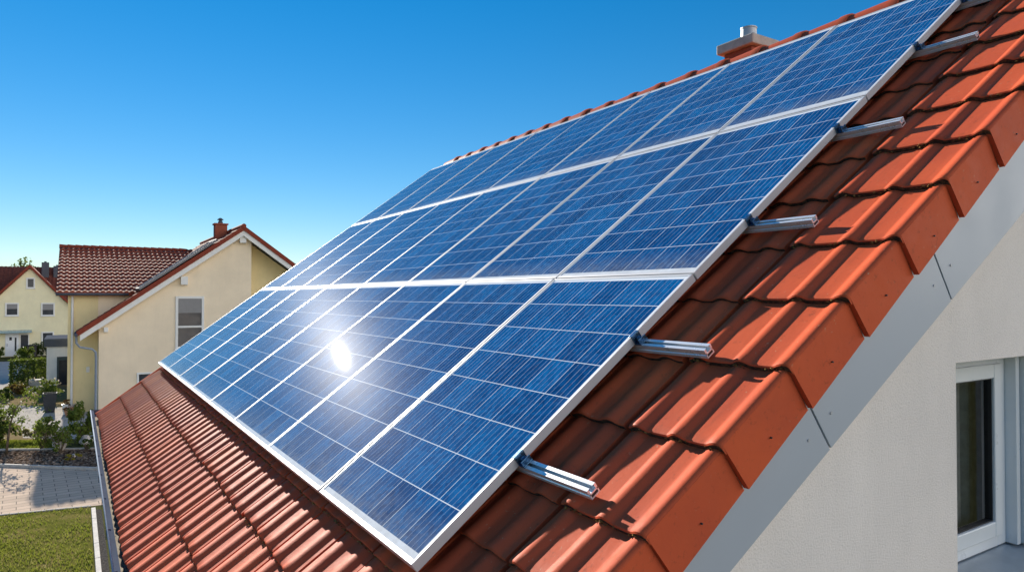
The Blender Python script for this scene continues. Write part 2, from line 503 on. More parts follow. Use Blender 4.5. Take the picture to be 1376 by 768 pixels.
sheet('street', [(-30, 75), (-3.3, 74.5), (-3.2, 64), (-3.55, 56), (-3.6, 50.0), (-5.2, 46.5), (-30, 46)], .006, 'road')
sheet('gravel_strip', [(.52, 5), (.66, 5), (.66, 21.5), (.52, 21.6)], .006, 'gravel')


def kerb(name, pts, label, wd=.09, h=.1):
    b = MB()
    for (x0, y0), (x1, y1) in zip(pts[:-1], pts[1:]):
        d = Vector((x1 - x0, y1 - y0, 0)); L = d.length; d.normalize(); n = Vector((-d.y, d.x, 0)) * wd / 2
        k = max(1, int(L / 1.0))
        for i in range(k):
            a = Vector((x0, y0, 0)) + d * (L * i / k + .006); c = Vector((x0, y0, 0)) + d * (L * (i + 1) / k - .006)
            hh = h + random.uniform(-.006, .006)
            b.prism([a - n, c - n, c + n, a + n], (0, 0, hh))
    return tag(b.build(name, 'kerb', bevel=.008, fixn=True), label, 'kerb')


kerb('kerb', [(.46, 9), (.47, 21.6)], 'straight pale kerb between the lawn and the dark gravel strip', .10, .07)
kerb('kerb', [(-14, 38.6), (-2.06, 28.78), (.65, 26.47), (1.9, 25.4)], 'pale stone edging along the near side of the bark bed', .10, .09)
kerb('kerb', [(-2.35, 31.68), (-.5, 30.63), (.7, 30.0), (2.3, 29.4)], 'thin pale edging between the bark bed and the bright garden lawn', .07, .08)
kerb('kerb', [(-14, 24.66), (-1.6, 22.36), (.42, 21.97)], 'low pale edging between the near lawn and the paved driveway', .06, .03)

# ------------------------------------------------------------------ roof frame of the near house
S = rad(36.520147)
X0, Y0, Z0 = .91998, 2.04781, -.86202 + H
c_, s_ = math.cos(S), math.sin(S)
VV = Vector((c_, 0, s_)); NN = Vector((-s_, 0, c_)); P0 = Vector((X0, Y0, Z0)); UU = Vector((0, 1, 0))


def rp(u, v, n): return P0 + UU * u + VV * v + NN * n


RIDGE_V = 5.06
house = thing('house', 'near house with red tiled roof carrying the solar array and a grey beige gable wall', 'house', (4.9, 5.8, 0))

# --- field tiles ------------------------------------------------------------
PER = .16
COURSES = [-.905, -.59, -.30, -.03, .20, .445, .81, 1.18, 1.555, 1.925, 2.31, 2.69, 3.08, 3.46, 3.84, 4.22, 4.60, 4.98]
NB_ = -.119                                # pan level at the upper end of a tile


def roll(x, half=.054, h=.0140):
    a = abs(x) / half
    return 0. if a >= 1 else h * (math.cos(a * math.pi / 2) ** 1.25)


PS = [-.080, -.062, -.050, -.043, -.036, -.027, -.017, -.007, .004, .015, .026, .036, .043, .050, .064]
field = MB()


def tile(mb, us, prof, v0, v1, lift, dn, du=0., dv=0., th=.026, moss=1):
    """one tile: us = list of u, prof = heights, seated from v0 (front) to v1 (back)"""
    rows = [(0., -.0075), (.0035, -.0022), (.010, 0.), (.045, .0), (.55, 0.), (1., 0.)]
    L = v1 - v0; n = len(us); vs = []; fs = []; mi = []
    # front lower lip
    for u, h in zip(us, prof): vs.append(rp(u + du, v0 + dv + .003, NB_ + lift + dn + h * .9 - th))
    for t, drop in rows:
        tt = t if t < .05 else t * L
        k = tt / L
        bulge = .003 * max(0, 1 - abs(tt - .018) / .03)
        for u, h in zip(us, prof):
            vs.append(rp(u + du, v0 + dv + tt, NB_ + lift * (1 - k) + dn + h + (bulge if h > .008 else 0) + drop))
    for r in range(len(rows)):
        for i in range(n - 1):
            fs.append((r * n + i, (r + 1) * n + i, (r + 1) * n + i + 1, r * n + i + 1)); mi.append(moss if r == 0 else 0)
    # side cheeks
    for i, flip in ((0, 0), (n - 1, 1)):
        u = us[i]
        o = len(vs)
        vs.append(rp(u + du, v1 + dv, NB_ + dn + prof[i] - th))
        f = [i] + [(r + 1) * n + i for r in range(len(rows))] + [o]
        fs.append(f if flip else f[::-1]); mi.append(0)
    o = len(mb.v); mb.v += vs
    mb.f += [[q + o for q in f] for f in fs]; mb.mi += mi


U_END = 8.12
for ci, v0 in enumerate(COURSES):
    v1 = (COURSES[ci + 1] if ci + 1 < len(COURSES) else RIDGE_V) + .055
    u = -.21 - (.0)
    k = 0
    while u < U_END - .05:
        us = []; pr = []
        for j in range(2):
            for x in PS:
                us.append(u + .08 + j * PER + x); pr.append(roll(x))
        tile(field, us, pr, v0, v1, .024 + random.uniform(-.003, .003), random.uniform(-.0015, .0015), random.uniform(-.003, .003), random.uniform(-.009, .008))
        u += 2 * PER; k += 1

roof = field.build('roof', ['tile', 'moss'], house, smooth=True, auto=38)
# roof deck and the far slope
deck = MB()
RX = (P0 + VV * RIDGE_V).x - s_ * (-.15); RZ = (P0 + VV * RIDGE_V + NN * -.15).z
apex = P0 + VV * RIDGE_V + NN * -.15
e0 = P0 + VV * -.86 + NN * -.16
ya, yb = Y0 - .45, Y0 + U_END - .02
sl = []
far_e = Vector((apex.x + 5.1, 0, apex.z - 5.1 * math.tan(S)))
deck.prism([(e0.x, ya, e0.z), (apex.x, ya, apex.z), (apex.x + .001, ya, apex.z - .1), (e0.x, ya, e0.z - .06)], (0, yb - ya, 0))
deck.prism([(apex.x, Y0 - .62, apex.z + .06), (far_e.x, Y0 - .62, far_e.z + .06), (far_e.x, Y0 - .62, far_e.z - .06), (apex.x, Y0 - .62, apex.z - .08)], (0, U_END + .62, 0))
deck.build('roof_deck', 'ridge', house, fixn=True)

# --- verge tiles ------------------------------------------------------------


def verge_us(v):
    """left roll, middle roll, right edge for a given v (the verge runs very slightly out of square)"""
    return -.292, -.458 - .028 * (v - .44), -.640 - .043 * (v - .44)


for ci, v0 in enumerate(COURSES[3:], 3):
    v1 = (COURSES[ci + 1] if ci + 1 < len(COURSES) else RIDGE_V) + .05
    mb = MB()
    l, m, r = verge_us(v0)
    hw = .040
    us = []; pr = []
    # from left (far) to right (near): left roll, pan, middle roll, pan, right roll
    ctl = []
    for x in (.047, .043, .036, .026, .014, 0., -.014, -.026, -.036, -.043): ctl.append((l + x, roll(x, .042, .0145)))
    ctl.append((l - .047, 0.)); ctl.append(((l + m) / 2, -.001)); ctl.append((m + .047, 0.))
    for x in (.043, .036, .026, .014, 0., -.014, -.026, -.036, -.043): ctl.append((m + x, roll(x, .042, .0145)))
    ctl.append((m - .047, 0.)); ctl.append(((m + r) / 2, -.001)); ctl.append((r + .075, 0.))
    for x in (.068, .058, .046, .034, .022): ctl.append((r + x, roll(x - .018, .052, .0145)))
    ctl.append((r + .010, .0125)); ctl.append((r + .003, .008)); ctl.append((r, .002))
    ctl = ctl[::-1]
    us = [a for a, _ in ctl]; pr = [q for _, q in ctl]
    tile(mb, us, pr, v0, v1, .028, .005 + random.uniform(-.0012, .0012), 0, random.uniform(-.005, .005), .030)
    # the skirt that folds down over the gable
    lf = NB_ + .033
    y_top0, y_top1 = lf + .003, lf - .028 + .003
    def q(vv, n, du): return rp(r + du, vv, n)
    dv = .006
    n_bot = -.262
    A = [q(v0 + dv, y_top0, 0), q(v1 - .045, y_top1 + .003, 0), q(v1 - .045, n_bot - .006, -.004), q(v0 + dv, n_bot + .004, -.010)]
    mb.prism(A, UU * .020, 0)
    vt = mb.build('verge_tile', ['tile', 'moss'], roof, smooth=True, auto=35)
    # nail
    nb = MB(); pc = rp(r - .008, v0 + (v1 - v0) * .42, -.205)
    nb.tube([pc, pc - UU * .005], .0033, 8)
    nb.build('verge_nail', 'black', roof)

mb = MB()
def crumb(p, r):
    a = random.uniform(0, 6.28)
    o = [Vector((math.cos(a + k * 2.09) * r, math.sin(a + k * 2.09) * r, random.uniform(-.3, .3) * r)) for k in range(3)]
    mb.add([p + q for q in o] + [p + NN * r * random.uniform(.5, 1.1)], [(0, 1, 3), (1, 2, 3), (2, 0, 3)])
for v0 in COURSES[4:]:
    l, m, r = verge_us(v0)
    for k in range(70):
        u = random.uniform(r + .03, l + .04)
        if math.sin(u * 40 + v0 * 17) + random.uniform(-1, 1) < .1: continue
        crumb(rp(u, v0 + random.uniform(-.006, .001), NB_ + .019 + random.uniform(-.004, .010)), random.uniform(.003, .009))
for v0, nk in ((-.59, 260), (-.30, 420), (-.03, 900)):
    for k in range(nk):
        u = random.uniform(-.2, U_END); ph = ((u + .29) % PER) / PER; ph = min(ph, 1 - ph) * PER
        crumb(rp(u, v0 + random.uniform(-.010, .002), NB_ + .010 + roll(ph) * .8 + random.uniform(-.003, .008)), random.uniform(.003, .008))
kind(mb.build('moss', 'crumbs', roof), 'stuff')
# black strip as painted shade behind the skirts so that the joints read dark
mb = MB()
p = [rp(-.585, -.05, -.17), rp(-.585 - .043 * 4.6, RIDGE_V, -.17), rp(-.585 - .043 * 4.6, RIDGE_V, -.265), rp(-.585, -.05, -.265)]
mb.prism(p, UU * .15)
mb.build('verge_gap_shade', 'darkgap', house, fixn=True)

# --- fascia: sheet segments below the skirts ---------------------------------
fas = None
seams = [-.15, .30, 1.205, 2.10, 3.0, 3.9, 4.8]
for i, (a, e) in enumerate(zip(seams[:-1], seams[1:])):
    mb = MB(); g = .004
    def fu(v): return -.622 - .043 * (v - .44)
    def nbot(v): return -.405 - .046 * v
    pts = [rp(fu(a + g), a + g, -.235), rp(fu(e - g), e - g, -.235), rp(fu(e - g), e - g, nbot(e)), rp(fu(a + g), a + g, nbot(a))]
    mb.prism(pts, UU * .018)
    f = mb.build('fascia_panel', 'fascia', house, fixn=True, bevel=.0015)
    for vv, t in ((a + .07, .55), (e - .07, .55)) if i < 5 else ((a + .07, .55),):
        sb = MB(); pc = rp(fu(vv), vv, -.235 + (nbot(vv) + .235) * t)
        sb.tube([pc + UU * .001, pc - UU * .003], .0055, 8)
        sb.build('screw', 'steel', f)
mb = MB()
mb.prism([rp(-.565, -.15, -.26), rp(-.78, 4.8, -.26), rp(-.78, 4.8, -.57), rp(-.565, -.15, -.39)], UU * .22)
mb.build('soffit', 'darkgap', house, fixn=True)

# --- gable wall with window opening -----------------------------------------
WY = 1.455                                 # outer face of the gable
OX0, OX1, OZ0, OZ1 = 3.150, 4.06, 4.42, 5.418
wx0, wx1 = .56, apex.x * 2 - .56


def roof_z(x, n=-.36):                     # under the near slope
    t = (x - (P0 + NN * n).x) / c_
    return (P0 + NN * n + VV * t).z


def gz(x):
    return roof_z(x) if x <= apex.x else roof_z(2 * apex.x - x)


mb = MB()
TH = .16


def wall_piece(pts):
    mb.prism([(x, WY, z) for x, z in pts], (0, TH, 0))


wall_piece([(wx0, 0), (OX0, 0), (OX0, gz(OX0)), (wx0, gz(wx0))])
wall_piece([(OX0, 0), (OX1, 0), (OX1, OZ0), (OX0, OZ0)])
wall_piece([(OX0, OZ1), (OX1, OZ1), (OX1, gz(OX1)), (OX0, gz(OX0))])
wall_piece([(OX1, 0), (wx1, 0), (wx1, gz(wx1)), (apex.x, gz(apex.x)), (OX1, gz(OX1))])
mb.build('gable_wall', 'stucco', house, fixn=True)
mb = MB()
yb2 = Y0 + U_END - .55
mb.box((wx0, WY + TH + .001, 0), (wx0 + .3, yb2, roof_z(wx0) - .02))
mb.build('side_wall', 'stucco', house, fixn=True)
mb = MB()
mb.box((wx1 - .3, WY + TH + .001, 0), (wx1, yb2, roof_z(wx0) - .02))
mb.build('side_wall', 'stucco', house, fixn=True)
mb = MB()
mb.prism([(wx0 + .301, yb2 - .3, 0), (wx1 - .301, yb2 - .3, 0), (wx1 - .301, yb2 - .3, gz(wx1 - .3)), (apex.x, yb2 - .3, gz(apex.x)), (wx0 + .301, yb2 - .3, gz(wx0 + .3))], (0, .3, 0))
mb.build('rear_wall', 'stucco', house, fixn=True)

# window -----------------------------------------------------------------------
FY = WY + .150
win = MB()
fr = .055


def ring(mb, x0, x1, z0, z1, wl, wr, wb, wt, y0, y1, mi=0):
    """rectangular frame, bars butted end to end"""
    mb.box((x0, y0, z0), (x0 + wl, y1, z1), mi); mb.box((x1 - wr, y0, z0), (x1, y1, z1), mi)
    mb.box((x0 + wl, y0, z0), (x1 - wr, y1, z0 + wb), mi); mb.box((x0 + wl, y0, z1 - wt), (x1 - wr, y1, z1), mi)


WX0, WX1, WZ0, WZ1 = OX0 + .012, 3.965, OZ0 + .045, OZ1 - .004
ring(win, WX0, WX1, WZ0, WZ1, .075, .085, .07, .055, FY, FY + .07)
window = win.build('window', 'frame', house, fixn=True, bevel=.004)
sash = MB()
ring(sash, WX0 + .060, WX1 - .072, WZ0 + .058, WZ1 - .046, .075, .075, .075, .07, FY - .018, FY + .045)
sash.build('sash', 'frame', window, fixn=True, bevel=.006)
gk = MB()
ring(gk, WX0 + .133, WX1 - .145, WZ0 + .131, WZ1 - .114, .008, .008, .008, .008, FY - .004, FY + .03)
gk.build('gasket', 'gasket', window)
pn = MB(); pn.add([(WX0 + .136, FY + .012, WZ0 + .134), (WX1 - .148, FY + .012, WZ0 + .134), (WX1 - .148, FY + .012, WZ1 - .117), (WX0 + .136, FY + .012, WZ1 - .117)], [(0, 1, 2, 3)])
pn.build('pane', 'glass', window)
gr = MB()                                  # blind guide rail beside the frame
gr.box((WX1 + .002, FY - .05, WZ0), (WX1 + .040, FY + .06, WZ1 + .002))
gr.box((WX1 + .052, FY - .07, WZ0), (WX1 + .086, FY + .06, WZ1 + .002))
gr.build('blind_guide', 'frame', window, bevel=.003)
bx = MB(); bx.box((WX0, FY - .03, WZ1 - .012), (WX1 + .04, FY - .002, WZ1 + .001)); bx.build('blind_cassette', 'dkfascia', window, bevel=.003)
sl = MB()
sl.prism([(OX0 + .002, WY - .035, OZ0 + .004), (OX0 + .002, FY + .05, OZ0 + .030), (OX0 + .002, FY + .05, OZ0 + .044), (OX0 + .002, WY - .035, OZ0 + .018)], (OX1 - OX0 - .004, 0, 0))
sl.build('sill', 'sill', window, fixn=True, bevel=.002)
rm = MB()
rx0, rx1, rz0, rz1, ry = OX0 - .6, OX1 + .6, OZ0 - .6, OZ1 + .25, 4.2
y1 = WY + TH + .004
for f in ([(rx0, ry, rz0), (rx1, ry, rz0), (rx1, ry, rz1), (rx0, ry, rz1)], [(rx0, y1, rz0), (rx1, y1, rz0), (rx1, ry, rz0), (rx0, ry, rz0)],
          [(rx0, y1, rz1), (rx1, y1, rz1), (rx1, ry, rz1), (rx0, ry, rz1)], [(rx0, y1, rz0), (rx0, ry, rz0), (rx0, ry, rz1), (rx0, y1, rz1)], [(rx1, y1, rz0), (rx1, ry, rz0), (rx1, ry, rz1), (rx1, y1, rz1)]):
    rm.add(f, [(0, 1, 2, 3)])
rm.build('room', 'room', window)
ct = MB(); n = 110; vs = []; fs = []
for i in range(n + 1):
    x = OX0 + .05 + 1.3 * i / n
    yy = FY + .14 + .022 * math.sin(i * 1.35) + .01 * math.sin(i * .53)
    vs += [(x, yy, OZ0 - .4), (x, yy + .004, OZ1 + .1)]
for i in range(n): fs.append((2 * i, 2 * i + 2, 2 * i + 3, 2 * i + 1))
ct.add(vs, fs); ct.build('curtain', 'curtain', window, smooth=True)

# --- gutter ---------------------------------------------------------------------
gt = MB()
ez = (P0 + VV * -.905 + NN * -.12).z
gx = .196
prof = [(gx - .006, ez + .012), (gx - .010, ez + .002), (gx - .004, ez - .006), (gx + .002, ez - .06), (gx + .03, ez - .095), (gx + .08, ez - .098), (gx + .125, ez - .07), (gx + .13, ez + .01)]
inn = [(gx + .127, ez + .01), (gx + .121, ez - .066), (gx + .078, ez - .094), (gx + .032, ez - .091), (gx + .007, ez - .056), (gx + .004, ez + .012)]
ga, gb = Y0 - .55, Y0 + 8.50
full = prof + inn
gt.prism([(x, ga, z) for x, z in full], (0, gb - ga, 0))
gut = gt.build('gutter', 'gutter', house, fixn=True, bevel=.002)
ce = MB(); ce.prism([(x, gb, z) for x, z in [(gx - .008, ez + .014), (gx - .004, ez - .062), (gx + .028, ez - .099), (gx + .084, ez - .102), (gx + .132, ez - .072), (gx + .132, ez + .014)]], (0, .012, 0))
ce.build('end_cap', 'gutter', gut, fixn=True)
rim = MB(); rim.prism([(gx - .005, ga, ez + .0125), (gx + .028, ga, ez + .004), (gx + .028, ga, ez + .001), (gx - .005, ga, ez + .0095)], (0, gb - ga, 0)); rim.build('rim', 'gutter', gut, fixn=True)
rb = MB(); rb.tube([(gx - .008, ga, ez + .012), (gx - .008, gb, ez + .012)], .006, 8); rb.build('bead', 'zinc', gut, smooth=True)
fl = MB(); fl.box((gx + .012, ga + .01, ez - .086), (gx + .118, gb - .002, ez - .052)); fl.build('silt', 'gutterfloor', gut)
for k in range(11):
    yk = ga + .4 + k * .8
    br = MB()
    br.box((gx - .014, yk, ez + .0125), (gx + .012, yk + .022, ez + .016)); br.box((gx - .0155, yk, ez - .05), (gx - .0115, yk + .022, ez + .0124))
    br.build('gutter_bracket', 'gutter', gut)
lv = MB()
for k in range(70):
    yk = random.uniform(ga + .3, gb); xk = gx + random.uniform(.02, .07); a = random.uniform(0, 6.3); l = random.uniform(.008, .022)
    d = Vector((math.cos(a), math.sin(a), random.uniform(-.1, .3))) * l; e = Vector((-math.sin(a), math.cos(a), 0)) * l * .4
    c0 = Vector((xk, yk, ez - .049)); lv.add([c0 - d, c0 + e, c0 + d, c0 - e], [(0, 1, 2, 3)])
kind(lv.build('leaf_litter', 'chip', gut), 'stuff')

# --- ridge caps --------------------------------------------------------------------
cen = P0 + VV * RIDGE_V + NN * -.125
nU = 21
for i in range(nU):
    u0 = 7.78 - .4 * (i + 1) + random.uniform(-.01, .01)     # near (wide) end
    u1 = u0 + .44
    mb = MB(); vs = []; fs = []
    ks = 14
    sh = Vector((random.uniform(-.004, .004), 0, random.uniform(-.003, .003)))
    rows = [(u0 + .0, .118), (u0 + .004, .130), (u0 + .03, .133), (u0 + .075, .131), (u0 + .08, .124), (u1, .108)]
    for uu, rr in rows:
        for k in range(ks + 1):
            a = math.pi * (-.04 + 1.08 * k / ks)
            vs.append(Vector((cen.x, Y0 + uu, cen.z)) + sh + Vector((math.cos(a) * rr * 1.05, 0, math.sin(a) * rr)))
    for r in range(len(rows) - 1):
        for k in range(ks): fs.append((r * (ks + 1) + k, r * (ks + 1) + k + 1, (r + 1) * (ks + 1) + k + 1, (r + 1) * (ks + 1) + k))
    mb.add(vs, fs)
    # closed wide end
    o = len(mb.v); mb.add([vs[k] for k in range(ks + 1)], [list(range(ks + 1))], 1)
    mb.build('ridge_tile', ['ridge', 'moss'], roof, smooth=True, auto=40)
# far verge trim
mb = MB()
mb.prism([rp(U_END + .005, -.92, -.085), rp(U_END + .005, RIDGE_V, -.085), rp(U_END + .005, RIDGE_V, -.26), rp(U_END + .005, -.92, -.26)], UU * .02)
mb.build('verge_trim', 'tile', roof, fixn=True)

# --- chimney ---------------------------------------------------------------------
cx0, cx1, cy0, cy1, ctop = 5.30, 5.70, 4.17, 4.60, 2.455 + H
mb = MB()
for kx in range(2):
    pass
mb.box((cx0 + .055, cy0 + .055, 6.9), (cx1 - .055, cy1 - .055, ctop - .10))
ch = mb.build('chimney', 'brick', house)
mb = MB()
for zc in (ctop - .32, ctop - .52):
    mb = MB(); mb.box((cx0 + .053, cy0 + .053, zc), (cx1 - .053, cy1 - .053, zc + .008))
    mb.build('mortar_joint', 'concrete', ch)
mb = MB(); mb.box((cx0, cy0, ctop - .095), (cx1, cy1, ctop))
mb.build('cap', 'concrete', ch, bevel=.012)
mb = MB(); fx, fy = (cx0 + cx1) / 2 - .02, (cy0 + cy1) / 2 - .03
mb.lathe((fx, fy, ctop - .01), [(.105, 0), (.105, .025), (.085, .035), (.075, .045), (.072, .13), (.078, .132), (.078, .142), (.062, .144), (.06, .08)], 20)
mb.build('flue', 'steel', ch, smooth=True, auto=35)

# ------------------------------------------------------------------ solar panels
ROT = Matrix((tuple(-UU), tuple(VV), tuple(NN))).transposed().to_4x4()
PW, PH, FT = .989, 1.609, .036


def ring_local(mb, x0, x1, y0, y1, wx, wy0, wy1, z0, z1):
    o = [(x0, y0), (x1, y0), (x1, y1), (x0, y1)]
    i = [(x0 + wx, y0 + wy0), (x1 - wx, y0 + wy0), (x1 - wx, y1 - wy1), (x0 + wx, y1 - wy1)]
    for k in range(4):
        a, e = o[k], o[(k + 1) % 4]; ia, ie = i[k], i[(k + 1) % 4]
        vs = [(a[0], a[1], z0), (e[0], e[1], z0), (ie[0], ie[1], z0), (ia[0], ia[1], z0), (a[0], a[1], z1), (e[0], e[1], z1), (ie[0], ie[1], z1), (ia[0], ia[1], z1)]
        mb.add(vs, [(0, 3, 2, 1), (4, 5, 6, 7), (0, 1, 5, 4), (1, 2, 6, 5), (2, 3, 7, 6), (3, 0, 4, 7)])


ROWV = [(0., 1.609), (1.6195, 1.609), (3.239, 1.655)]


def make_panel_meshes(ph):
    fb = MB()
    ring_local(fb, -PW / 2, PW / 2, 0, ph, .0115, .019, .013, -FT, 0)
    me = bpy.data.meshes.new('panel_frame'); me.from_pydata([tuple(v) for v in fb.v], [], fb.f); me.materials.append(M['alu'])
    bm = bmesh.new(); bm.from_mesh(me); bmesh.ops.recalc_face_normals(bm, faces=bm.faces); bm.to_mesh(me); bm.free()
    g = bpy.data.meshes.new('panel_laminate')
    x0, x1, y0, y1 = -PW / 2 + .011, PW / 2 - .011, .018, ph - .012
    g.from_pydata([(x0, y0, -.0025), (x1, y0, -.0025), (x1, y1, -.0025), (x0, y1, -.0025), (x0, y0, -.007), (x1, y0, -.007), (x1, y1, -.007), (x0, y1, -.007)], [],
                  [(0, 1, 2, 3), (7, 6, 5, 4)])
    uvl = g.uv_layers.new(name='UVMap')
    my = (ph - 1.536) / 2 + .004
    for lp in g.loops:
        co = g.vertices[lp.vertex_index].co
        uvl.data[lp.index].uv = (co.x + .474, (co.y - my) )
    g.materials.append(M['cells'])
    return me, g


ORD = ['nearest', 'second', 'third', 'fourth', 'fifth', 'sixth', 'seventh', 'farthest']
RN = ['bottom row above the bare tiles', 'middle row', 'top row under the ridge tiles']
for j, (v0, ph) in enumerate(ROWV):
    fm, gm = make_panel_meshes(ph)
    for i in range(8):
        t = thing('solar_panel', '', 'solar panel', (0, 0, 0), 'solar panels on the tiled roof')
        if (j, i) == (0, 2):
            lab = 'blue solar panel in the bottom row, third from the near end, holding the sun glare'
        else:
            lab = f"blue solar panel, {ORD[i]} {'from the near end, ' if 0 < i < 7 else 'one '}in the {RN[j]}"
        t['label'] = lab
        Mw = Matrix.Translation(rp(i + .5, v0 + .0, random.uniform(-.0015, .0015))) @ ROT @ Matrix.Rotation(random.uniform(-.0016, .0016), 4, 'X') @ Matrix.Rotation(random.uniform(-.0016, .0016), 4, 'Y')
        t.matrix_world = Mw
        fo = bpy.data.objects.new('frame', fm); COL.objects.link(fo); fo.parent = t
        md = fo.modifiers.new('bevel', 'BEVEL'); md.width = .0015; md.segments = 2; md.limit_method = 'ANGLE'
        go = bpy.data.objects.new('laminate', gm); COL.objects.link(go); go.parent = t

# ------------------------------------------------------------------ rails
RAILV = [.51, 1.195, 2.05, 2.90, 3.855, 4.52]
REND = [-.375, -.35, -.31, -.31, -.30, -.30]
RLAB = ['lowest aluminium rail, sticking out beside the bottom corner of the array', 'aluminium rail second from the bottom, ending at the verge tiles',
        'aluminium rail third from the bottom, just above the first row seam', 'aluminium rail fourth from the bottom, just below the upper row seam',
        'aluminium rail fifth from the bottom, at the upper right of the photo', 'topmost aluminium rail, under the top row near the ridge']
for v, ue, lab in zip(RAILV, REND, RLAB):
    t = thing('mounting_rail', lab, 'rail', rp(ue, v, -.074), 'mounting rails under the solar panels')
    prof = [(-.020, 0), (.020, 0), (.020, .012), (.017, .014), (.017, .020), (.020, .022), (.020, .0365), (.0065, .0365), (.0065, .033), (.012, .033), (.012, .020),
            (-.012, .020), (-.012, .033), (-.0065, .033), (-.0065, .0365), (-.020, .0365), (-.020, .022), (-.017, .020), (-.017, .014), (-.020, .012)]
    mb = MB()
    Lr = 8.02 - ue
    n = len(prof)
    vs = [rp(ue, v + a, -.074 + q) for a, q in prof] + [rp(ue + Lr, v + a, -.074 + q) for a, q in prof]
    mb.add(vs, [(i, (i + 1) % n, n + (i + 1) % n, n + i) for i in range(n)])
    # end faces: walls around the hollow
    def quad(i4): mb.add([rp(ue, v + a, -.074 + q) for a, q in i4], [(0, 1, 2, 3)])
    quad([(-.020, 0), (.020, 0), (.020, .005), (-.020, .005)]); quad([(-.020, .005), (-.015, .005), (-.015, .020), (-.020, .020)])
    quad([(.015, .005), (.020, .005), (.020, .020), (.015, .020)]); quad([(-.020, .015), (.020, .015), (.020, .020), (-.020, .020)])
    quad([(-.020, .020), (-.012, .020), (-.012, .0365), (-.020, .0365)]); quad([(.012, .020), (.020, .020), (.020, .0365), (.012, .0365)])
    mb.build('rail_profile', 'rail', t, fixn=True)
    # black plate a little inside, painting in the shade of the rail opening
    hb = MB(); hb.add([rp(ue + .001, v + a, -.074 + q) for a, q in [(-.015, .005), (.015, .005), (.015, .015), (-.015, .015)]], [(0, 1, 2, 3)]); hb.build('hollow_shade', 'black', t)
    # end clamp
    cb = MB()
    def lb(u0, u1, v0_, v1_, n0, n1):
        cb.prism([rp(u0, v0_, n0), rp(u1, v0_, n0), rp(u1, v1_, n0), rp(u0, v1_, n0)], NN * (n1 - n0))
    lb(-.032, .004, v - .022, v + .022, -.0374, -.032)
    lb(-.003, .0045, v - .022, v + .022, -.0318, .0008)
    lb(-.003, .014, v - .022, v + .022, .001, .0045)
    lb(-.030, -.026, v - .022, v + .022, -.0318, -.012)
    clm = cb.build('end_clamp', 'clamp', t, fixn=True, bevel=.001)
    bb = MB()
    pc = rp(-.015, v, -.0318); bb.tube([pc, pc + NN * .022], .0065, 8); bb.tube([pc + NN * .012, pc + NN * .020], .011, 6)
    bb.build('bolt', 'clamp', clm)
    for uh in (.55, 2.75, 4.95, 7.2):
        hk = MB()
        hk.prism([rp(uh, v - .0215, -.13), rp(uh + .03, v - .0215, -.13), rp(uh + .03, v - .0215, -.045), rp(uh, v - .0215, -.045)], VV * -.006)
        hk.build('roof_hook', 'steel', t, fixn=True)

# ------------------------------------------------------------------ neighbour houses


def tiled_slope(mb, A, du, dv, nu, nv, per, gau, h=.035, lip=.03, mi=0, clip=None):
    """wavy tiles on a sloped rectangle: A lower left corner, du along eave, dv up slope (unit), nu/nv lengths"""
    du = Vector(du); dv = Vector(dv); nn = du.cross(dv).normalized(); A = Vector(A)
    if nn.z < 0: nn = -nn
    shape = [(0, 0), (.18, .0), (.34, .55), (.5, 1.), (.66, 1.), (.80, .55), (.9, .05)]
    nc = int(round(nv / gau)); cols = int(round(nu / per))
    for r in range(nc):
        v0 = r * gau; v1 = v0 + gau + .04
        for q in range(cols):
            base = A + du * (q * per)
            if clip and clip(base + dv * v0): continue
            pts = shape + [(1., 0)]
            lo = [base + du * (per * a) + dv * v0 + nn * (lip + h * hh) for a, hh in pts]
            hi = [base + du * (per * a) + dv * v1 + nn * (h * hh) for a, hh in pts]
            fr = [base + du * (per * a) + dv * v0 + nn * (-.005) for a, hh in pts]
            n = len(pts)
            fs = [(i, i + 1, n + i + 1, n + i) for i in range(n - 1)] + [(2 * n + i, 2 * n + i + 1, i + 1, i) for i in range(n - 1)]
            mb.add(lo + hi + fr, fs, mi)


def nwindow(parent, x0, x1, z0, z1, y, wallm='white', bars=(), blind=0., fw=.09, dep=.06):
    wb = MB()
    ring(wb, x0, x1, z0, z1, fw, fw, fw, fw, y - .06, y - .001)
    for zb in bars: wb.box((x0 + fw, y - .055, zb - .05), (x1 - fw, y - .001, zb + .05))
    wo = wb.build('window', wallm, parent, bevel=.008)
    pb = MB(); pb.box((x0 + fw * .95, y - .024, z0 + fw * .95), (x1 - fw * .95, y - .004, z1 - fw * .95)); pb.build('pane', 'darkglass', wo)
    if blind:
        bb = MB()
        zt = z1 - fw; zz = zt - (z1 - z0 - 2 * fw) * blind
        bb.box((x0 + fw + .003, y - .040, zz), (x1 - fw - .003, y - .028, zt - .003)); bb.build('blind', 'shutter', wo)
    sb = MB(); sb.box((x0 - .04, y - .12, z0 - .05), (x1 + .04, y - .001, z0 - .004)); sb.build('sill', wallm, wo)
    return wo


# --- neighbour with the L shaped roof
GY = 38.0
nh = thing('house', 'warm yellow neighbour house with brown red gable roof and tall gable window', 'house', (6.0, 44, 0))
AX, AZ, EX, EZ = 7.45, 9.33, .11, 4.0
tn = (AZ - EZ) / (AX - EX); ang = math.atan(tn)
w0, w1 = 1.0, 13.9


def nz(x): return AZ - abs(x - AX) * tn - .32


